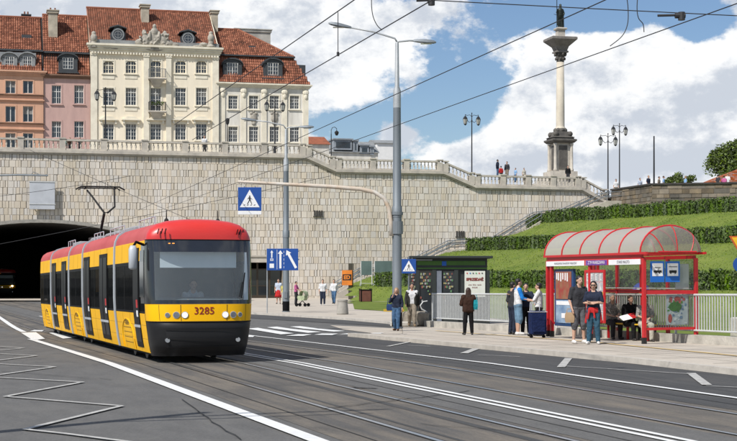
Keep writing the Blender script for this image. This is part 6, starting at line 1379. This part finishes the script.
jeans = fab('jeans', (.07, .14, .25)); navy = fab('navy', (.025, .032, .055)); blk = fab('black', (.012, .012, .013)); khaki = fab('khaki', (.26, .22, .17)); wht = fab('white', (.70, .70, .70)); drk = fab('charcoal', (.045, .045, .05)); redc = fab('red', (.5, .03, .03)); pnk = fab('pink', (.50, .12, .28)); ltj = fab('pale_denim', (.16, .27, .38)); gsh = fab('grey_shorts', (.13, .13, .14)); brn = fab('brown', (.05, .026, .018)); blu = fab('blue', (.02, .20, .60)); tea = fab('teal', (.02, .26, .30)); crm = fab('cream', (.55, .52, .44))
# rz = 180 faces the camera, 0 faces away
WALK = dict(knL=(-.09, .20, .53), anL=(-.09, .26, .12), knR=(.09, -.02, .50), anR=(.10, -.28, .14), elL=(-.25, -.12, 1.14), wrL=(-.26, -.10, .90), elR=(.25, .03, 1.13), wrR=(.25, .20, .93))
def bag(label, P, w, h, d, m, rz=0, strap=None, name='shoulder_bag'):
    o = thing(name, label, 'bag', P, rz); MB().loft([[(x * k, y * k, z) for x, y in ((-w / 2, -d / 2), (w / 2, -d / 2), (w / 2, d / 2), (-w / 2, d / 2))] for z, k in ((0, .9), (h * .3, 1.05), (h * .8, 1), (h, .8))]).build('body', m, o, smooth='auto')
    MB().tube([(-w * .35, 0, h), (-w * .25, 0, h + (strap or .2)), (w * .25, 0, h + (strap or .2)), (w * .35, 0, h)], .012, 5).build('strap', m, o); return o
a = stand('blonde woman in dark top and blue jeans walking by the tall mast', 396.5, 331, 43, 165, pose=dict(elR=(.26, .08, 1.18), wrR=(.10, .20, 1.44), hdR=(.06, .16, 1.56), knL=(-.08, .08, .50), anL=(-.08, .08, .10), anR=(.09, -.14, .10)), top=navy, sleeve=.8, legs=jeans, hair='blond', long_hair=.22, shoes=fab('shoe_brown', (.12, .06, .03)))
bag('dark blue shoulder bag at the left side of the blonde woman', a.location + Vector((-.25, .05, .74)), .22, .24, .12, fab('bag_blue', (.03, .06, .16)), strap=.2)
a = stand('man in open dark jacket, pale shirt and grey trousers by the small crossing sign', 412, 327, 43.5, 180, pose=WALK, top=wht, sleeve=.4, legs=khaki, hair='dark', skinm=skin_tan, shoes=fab('shoe_tan', (.30, .22, .14)))
def jacket(pr, m, vx=.016):
    """open jacket: two fronts, back and sleeves over the shirt"""
    V = dict(BASE); V.update(WALK); V = {k: Vector(v) for k, v in V.items()}; c = MB()
    for t in (-1, 1):
        for z, w in ((.86, .13), (1.1, .115), (1.33, .12)): pass
        for x in (.10, .145): c.cap((t * x, .085, .84), (t * x, .075, 1.35), .035, .035)
        sd = 'L' if t < 0 else 'R'; c.cap(V['sh' + sd], V['el' + sd], .075, .062); c.cap(V['el' + sd], V['wr' + sd], .062, .05); c.cap((t * .17, 0, .84), (t * .15, 0, 1.36), .06, .07)
    for x in (-.12, -.06, 0, .06, .12): c.cap((x, -.085, .82), (x, -.075, 1.40), .05, .05)
    bake(c.build('jacket', m, pr), vx, 2)
jacket(a, fab('jacket_dark', (.035, .035, .03)))
a = stand('woman seen from behind with long dark brown hair, brown top and black trousers', 468.3, 335, 47, 8, pose=dict(elL=(-.25, .05, 1.15), wrL=(-.10, .22, 1.12), elR=(.25, .05, 1.15), wrR=(.12, .22, 1.1), hdR=(.02, .27, 1.1), hdL=(-.02, .27, 1.12), knL=(-.12, .02, .5), anL=(-.14, 0, .09), knR=(.12, .02, .5), anR=(.14, 0, .09)), top=brn, sleeve=.9, jacket=.028, legs=blk, hair='brown', long_hair=.42, shoes=shoe_d)
o = MB().loft([[(x * 1.0, y, z) for x, y in [(w * math.cos(t), .13 * math.sin(t)) for t in [i * math.pi / 10 for i in range(20)]]] for z, w in ((.93, .165), (1.02, .16))]).build('shirt_hem', fab('white', (.7, .7, .7)), a, smooth=True)
bag('teal shoulder bag hanging at the right of the long-haired woman', a.location + Vector((.24, .02, .84)), .14, .32, .20, tea, strap=.16)
# group at the suitcase
P5 = person('man in dark clothes standing half hidden behind the man in the blue-sleeved shirt', G(512, 335, .12) + Vector((.05, .35, 0)), 1.74, R(-60), top=drk, sleeve=.5, legs=navy, pose=dict(elR=(.25, -.03, 1.14), wrR=(.18, .15, 1.05)), hair='dark')
P4 = stand('young man in a white shirt with blue sleeves and denim shorts beside the railing', 518, 335, 56, -80, pose=dict(elL=(-.2, .12, 1.16), wrL=(-.16, .38, 1.12), elR=(.24, .08, 1.14), wrR=(.18, .34, 1.10), knL=(-.09, .03, .5), anL=(-.09, .0, .09)), top=wht, sleeve=0, legs=ltj, legcut=.62, hair='dark', shoes=shoe_w)
sl = MB(); V_ = {k: Vector(v) for k, v in {**BASE, **dict(elL=(-.2, .12, 1.16), wrL=(-.16, .38, 1.12), elR=(.24, .08, 1.14), wrR=(.18, .34, 1.10))}.items()}
for sd in 'LR': sl.cap(V_['sh' + sd] * .98 + Vector((0, 0, .03)), V_['el' + sd], .078, .06)
for sd in 'LR': sl.cap(V_['el' + sd], V_['el' + sd].lerp(V_['wr' + sd], .45), .058, .05)
bake(sl.build('sleeves', blu, P4), .016, 1)
person('man in a navy top behind the suitcase, arm stretched toward his companion', G(527.5, 335, .12) + Vector((0, .5, 0)), 1.70, R(175), top=navy, sleeve=.9, legs=blk, pose=dict(elR=(.40, .1, 1.30), wrR=(.55, .22, 1.36), elL=(-.30, .08, 1.16), wrL=(-.30, .28, 1.08)), hair='dark')
P6 = stand('man in a white T-shirt and dark trousers behind the navy suitcase', 539, 336, 53, 70, pose=dict(elL=(-.24, .12, 1.16), wrL=(-.2, .34, 1.2), elR=(.3, .1, 1.16), wrR=(.3, .32, 1.15)), top=wht, sleeve=.45, legs=drk, hair='dark', belly=.02)
p = G(537.5, 338, .12); r = thing('suitcase', 'navy wheeled suitcase with a raised pull handle', 'suitcase', p, R(12)); k = p.y / F
sn = fab('suitcase_navy', (.012, .022, .075)); MB().bbox(-.26, .26, -.14, .14, .10, .84, .04).build('body', sn, r); MB().bbox(-.20, .20, -.17, -.141, .18, .55, .02).build('front_pocket', sn, r); MB().box(-.27, .27, -.15, .15, .80, .815).build('zip', fab('white', (.7, .7, .7)), r)
MB().tube([(-.16, .1, .84), (-.16, .1, 1.06), (.10, .1, 1.06), (.10, .1, .84)], .014, 6).build('pull_handle', tgrey, r); [MB().cyl((x, -.03, .05), (x, .03, .05), .05, n=12).build('wheel', tblack, r) for x in (-.2, .2)]
r = thing('luggage_trolley', 'small metal luggage trolley beside the navy suitcase', 'trolley', G(529.5, 336.5, .12), 0); MB().tube([(0, 0, .12), (.02, .1, .6), (.05, .2, 1.08), (.22, .2, 1.08)], .016, 6).tube([(-.02, -.1, .08), (-.02, .3, .1)], .014, 6).build('frame', tgrey, r); [MB().cyl((-.03, y, .07), (.03, y, .07), .07, n=14).build('wheel', tblack, r) for y in (-.08, .25)]
# couple in front of the shelter
P7 = stand('man in a dark grey T-shirt and grey shorts standing before the red shelter', 578.5, 343.6, 67.5, 200, pose=dict(elR=(.25, -.02, 1.13), wrR=(.24, .10, .90), elL=(-.25, -.03, 1.13), wrL=(-.24, .08, .9), hed=(-.015, .04, 1.63), anL=(-.16, 0, .09), anR=(.14, 0, .09), knL=(-.13, .02, .5), knR=(.12, .02, .5)), top=drk, sleeve=.42, legs=gsh, legcut=.60, hair='dark', shoes=shoe_w, belly=.015)
bag('brown paper bag held low by the man in grey shorts', P7.location + Vector((-.26, -.12, .58)), .24, .28, .12, mat('paper_brown', (.42, .29, .17), .9), strap=.1, name='paper_bag')
P8 = stand('woman in navy T-shirt and jeans, arms crossed, red jacket tied round her waist', 593.5, 344.4, 63, 165, pose=dict(elL=(-.25, .06, 1.16), wrL=(.02, .20, 1.17), hdL=(.12, .19, 1.19), elR=(.25, .06, 1.16), wrR=(-.02, .23, 1.13), hdR=(-.13, .21, 1.15), anL=(-.13, 0, .09), anR=(.13, 0, .09)), top=navy, sleeve=.42, legs=fab('teal_jeans', (.04, .10, .15)), hair='dark', long_hair=.06, shoes=shoe_w, glasses=True, bust=.06)
c = MB(); rings = [[(w * math.cos(t), w * .78 * math.sin(t), z) for t in [i * math.pi / 10 for i in range(20)]] for z, w in ((.88, .185), (.93, .195), (1.0, .185), (1.03, .165))]; c.loft(rings); c.cap((.10, .14, .95), (.14, .15, .72), .035, .03); c.cap((-.02, .15, .95), (-.05, .16, .75), .03, .03); c.cap((.15, -.05, .9), (.2, -.02, .62), .06, .05); c.cap((-.15, -.05, .9), (-.2, -.02, .62), .06, .05); bake(c.build('waist_jacket', redc, P8), .016, 1)
# seated people: local shelter coordinates turned to world
def sh_pt(x, y, z=0): return SA.to_3d() + Vector((ux.x * x + uy.x * y, ux.y * x + uy.y * y, zs_ + z))
face = math.degrees(math.atan2(uy.x, -uy.y)) # heading whose forward is -uy
fang = math.degrees(math.atan2(-(-uy.x), -uy.y))
pat = fab('patterned', (.42, .40, .36), col2=(.07, .07, .07)); pat.node_tree.nodes['Noise Texture'].inputs['Scale'].default_value = 22
SR = 190
person('seated grey-haired man in a patterned shirt and dark trousers on the shelter bench', sh_pt(3.95, SD - .50, -.02), 1.72, R(SR), sit=True, top=pat, sleeve=.45, legs=drk, hair='grey', belly=.03)
W9 = person('seated woman in a black jacket holding a red and white leaflet', sh_pt(2.85, SD - .50, -.02), 1.68, R(SR + 10), sit=True, top=blk, sleeve=.95, jacket=.02, legs=blk, hair='brown', pose=dict(wrL=(-.06, .34, .74), wrR=(.08, .34, .74)))
o = thing('leaflet', 'folded red and white leaflet on the lap of the seated woman', 'leaflet', W9.location + Vector((-.10, -.42, .70)), R(20)); o.rotation_euler = (R(25), R(-12), R(20)); MB().box(-.26, .05, -.14, .14, 0, .012).build('white_page', signwhite, o); MB().box(.052, .26, -.14, .14, 0, .012).build('red_page', redc, o)
person('person in a red top sitting between the two others at the back of the shelter', sh_pt(3.4, SD + .35, 0), 1.62, R(SR), sit=True, top=redc, sleeve=.9, legs=drk, hair='dark')
person('seated person in pale trousers behind the near end glass of the shelter', sh_pt(1.95, SD - .50, -.02), 1.68, R(SR - 10), sit=True, top=pat, sleeve=.5, legs=crm, hair='brown')
# far pavement
kw = dict(detail=False)
stand('woman in a pale top and red skirt walking by the entrance', 278.5, 304, 25, 175, top=fab('pale_blue', (.5, .56, .66)), sleeve=.3, skirt=redc, hair='brown', shoes=shoe_d, **kw)
stand('person in a yellow top half hidden by the thinner lamp mast', 283.8, 304.5, 22, 190, top=fab('yellow', (.55, .48, .16)), sleeve=.3, legs=crm, hair='brown', **kw)
a = stand('woman in a pink top pushing a pale green pushchair', 296, 304.5, 23, 250, top=pnk, sleeve=.45, legs=drk, hair='brown', pose=dict(elL=(-.2, .12, 1.16), wrL=(-.15, .36, 1.05), elR=(.2, .12, 1.16), wrR=(.15, .36, 1.05)), **kw)
p = G(302.5, 306.5, .12); r = thing('pushchair', 'pale green pushchair in front of the woman in pink', 'pushchair', p, R(60)); MB().loft([[(x, y, z) for x, y in ((-.22, -.3 * k), (.22, -.3 * k), (.22, .3 * k), (-.22, .3 * k))] for z, k in ((.42, .7), (.6, 1), (.75, .9))]).build('seat', mat('pushchair_green', (.42, .48, .30), .8, .2, 6), r)
MB().loft([[(-.24 + .48 * i, .25 * math.cos(t) - .1, .72 + .38 * math.sin(t)) for t in [q * math.pi / 8 for q in range(9)]] for i in (0, 1)], closed=False).build('hood', MATS['pushchair_green'], r); MB().tube([(0, -.35, .1), (0, .25, .6), (0, .5, 1.05)], .025, 6).tube([(0, .35, .1), (0, -.2, .6)], .025, 6).build('frame', tblack, r)
for x in (-.22, .22):
    for y in (-.35, .35): MB().cyl((x - .03, y, .12), (x + .03, y, .12), .12, n=12).build('wheel', tblack, r)
stand('woman in a white top and blue jeans on the far pavement, left one of two', 322.8, 305.5, 26, 185, top=wht, sleeve=.5, legs=navy, hair='brown', shoes=shoe_w, pose=dict(anL=(-.1, .12, .1), knL=(-.1, .1, .5)), **kw)
stand('woman in a white top and jeans on the far pavement, right one of two', 334, 304.5, 25, 170, top=wht, sleeve=.9, legs=jeans, hair='brown', shoes=shoe_d, pose=WALK, **kw)
# terrace people
def terr(label, px, ytop, Y, zf, rz=0, **k):
    zt_ = EYE + (HY - ytop) / F * Y; H = min(max(zt_ - zf, 1.5), 1.9); return person(label, (at(px, 0, Y).x, Y, zt_ - H), H, R(rz), detail=False, **k)
def behind(px, d=1.6): return W(wp(px, 150, d)[0], d, 0).y
terr('person in white with dark hair behind the balustrade in front of the cream house', 204.5, 135.5, behind(204), 13.84, 180, top=wht, sleeve=.4, legs=drk, hair='brown')
terr('small figure in bright teal behind the balustrade at the left', 64, 138.6, behind(64), 13.84, 200, top=fab('bright_teal', (.05, .5, .42)), sleeve=.4, legs=drk, hair='blond')
terr('dark-dressed figure behind the balustrade below the pink house, nearer the cream house', 80, 136.8, behind(80), 13.84, 170, top=drk, legs=drk); terr('dark-dressed figure behind the balustrade, between teal figure and pink house window', 70, 137.4, behind(70), 13.84, 190, top=brn, legs=drk)
terr('man with a dark backpack standing on the terrace right of the double lantern', 497.5, 159.5, 156, 11.1, -80, top=navy, sleeve=.9, jacket=.03, legs=jeans); terr('person in a dark jacket standing on the terrace, left of the seated pair', 507, 161.5, 156, 11.1, 150, top=drk, sleeve=.9, legs=khaki)
terr('child in a red top beside the man with the backpack', 501, 166, 155.5, 12.2, 20, top=redc, sleeve=.8, legs=drk)
terr('person in pale blue leaning low at the terrace edge', 515.5, 168, 152.5, 12.4, 120, top=fab('sky_blue', (.25, .42, .65)), sleeve=.5, legs=jeans); terr('person in a cream top leaning low at the terrace edge', 524, 168, 152.5, 12.4, 200, top=crm, sleeve=.3, legs=khaki)
terr('dark figure sitting at the foot of the column', 568, 165.5, 158, 12.0, 180, top=blk, sleeve=.9, legs=drk)
for i, (px, yt, m) in enumerate(((616, 179, wht), (640, 178, fab('pale_blue', (.5, .56, .66))), (648.5, 175.5, navy), (659, 176.5, khaki), (663.5, 176, fab('sky_blue', (.2, .3, .5))), (685.5, 176, fab('sky_blue', (.2, .3, .5))), (718, 174.5, drk), (724, 175.5, pnk), (727.5, 173.5, wht))):
    terr(['stout figure in white at the left end of the brown wall', 'pale-dressed figure behind the brown wall, left of the plain mast', 'dark-dressed figure just left of the plain mast', 'khaki-dressed figure just right of the plain mast', 'blue-dressed figure right of the khaki one by the plain mast', 'blue-dressed figure alone in front of the low bushes', 'dark figure before the sloping brick wall', 'pink-dressed figure before the sloping brick wall', 'white-dressed figure before the sloping brick wall'][i], px, yt, 147 if i else 156, 10.2, 180 + 20 * i, top=m, sleeve=.4, legs=drk if i % 2 else khaki, hair=('dark', 'brown', 'blond')[i % 3])
# driver
dr = person('tram driver in a pale shirt at the controls', TR.matrix_world @ Vector((-.15, .55, .42)) if False else (0, 0, 0), 1.75, 0, sit=True, top=fab('driver_shirt', (.42, .46, .5)), sleeve=.5, legs=drk, pose=dict(wrL=(-.2, .40, .88), wrR=(.2, .40, .88)))
bpy.context.view_layer.update(); dr.location = TR.matrix_world @ Vector((-.02, .50, .44)); dr.rotation_euler = (0, 0, math.atan(.32) + math.pi)
# blue rounded canopy and bush behind the shelter
p = at(641, 291, 46.5); r = thing('parasol', 'low rounded blue canopy with a white mark, seen through the shelter', 'parasol', (p.x, 46.5, .16)); zp = p.z - .16; MB().lathe([(.30, zp - .02), (.29, zp), (.24, zp + .14), (.13, zp + .24), (.01, zp + .27)], n=16).build('canopy', mat('canopy_blue', (.02, .05, .32), .6, .1, 3), r, smooth=True); MB().cyl((0, 0, 0), (0, 0, zp + .2), .02, n=8).build('pole', pale_pole, r); MB().box(-.18, -.06, -.285, -.25, zp + .01, zp + .10).build('white_mark', signwhite, r)
tree('round dark green bush on the lawn behind the red shelter', at(624, 285, 60).x, 60, -.12, 2.0, .85, 3500, .055, 33, m=leafm, blobs=16, name='bush')
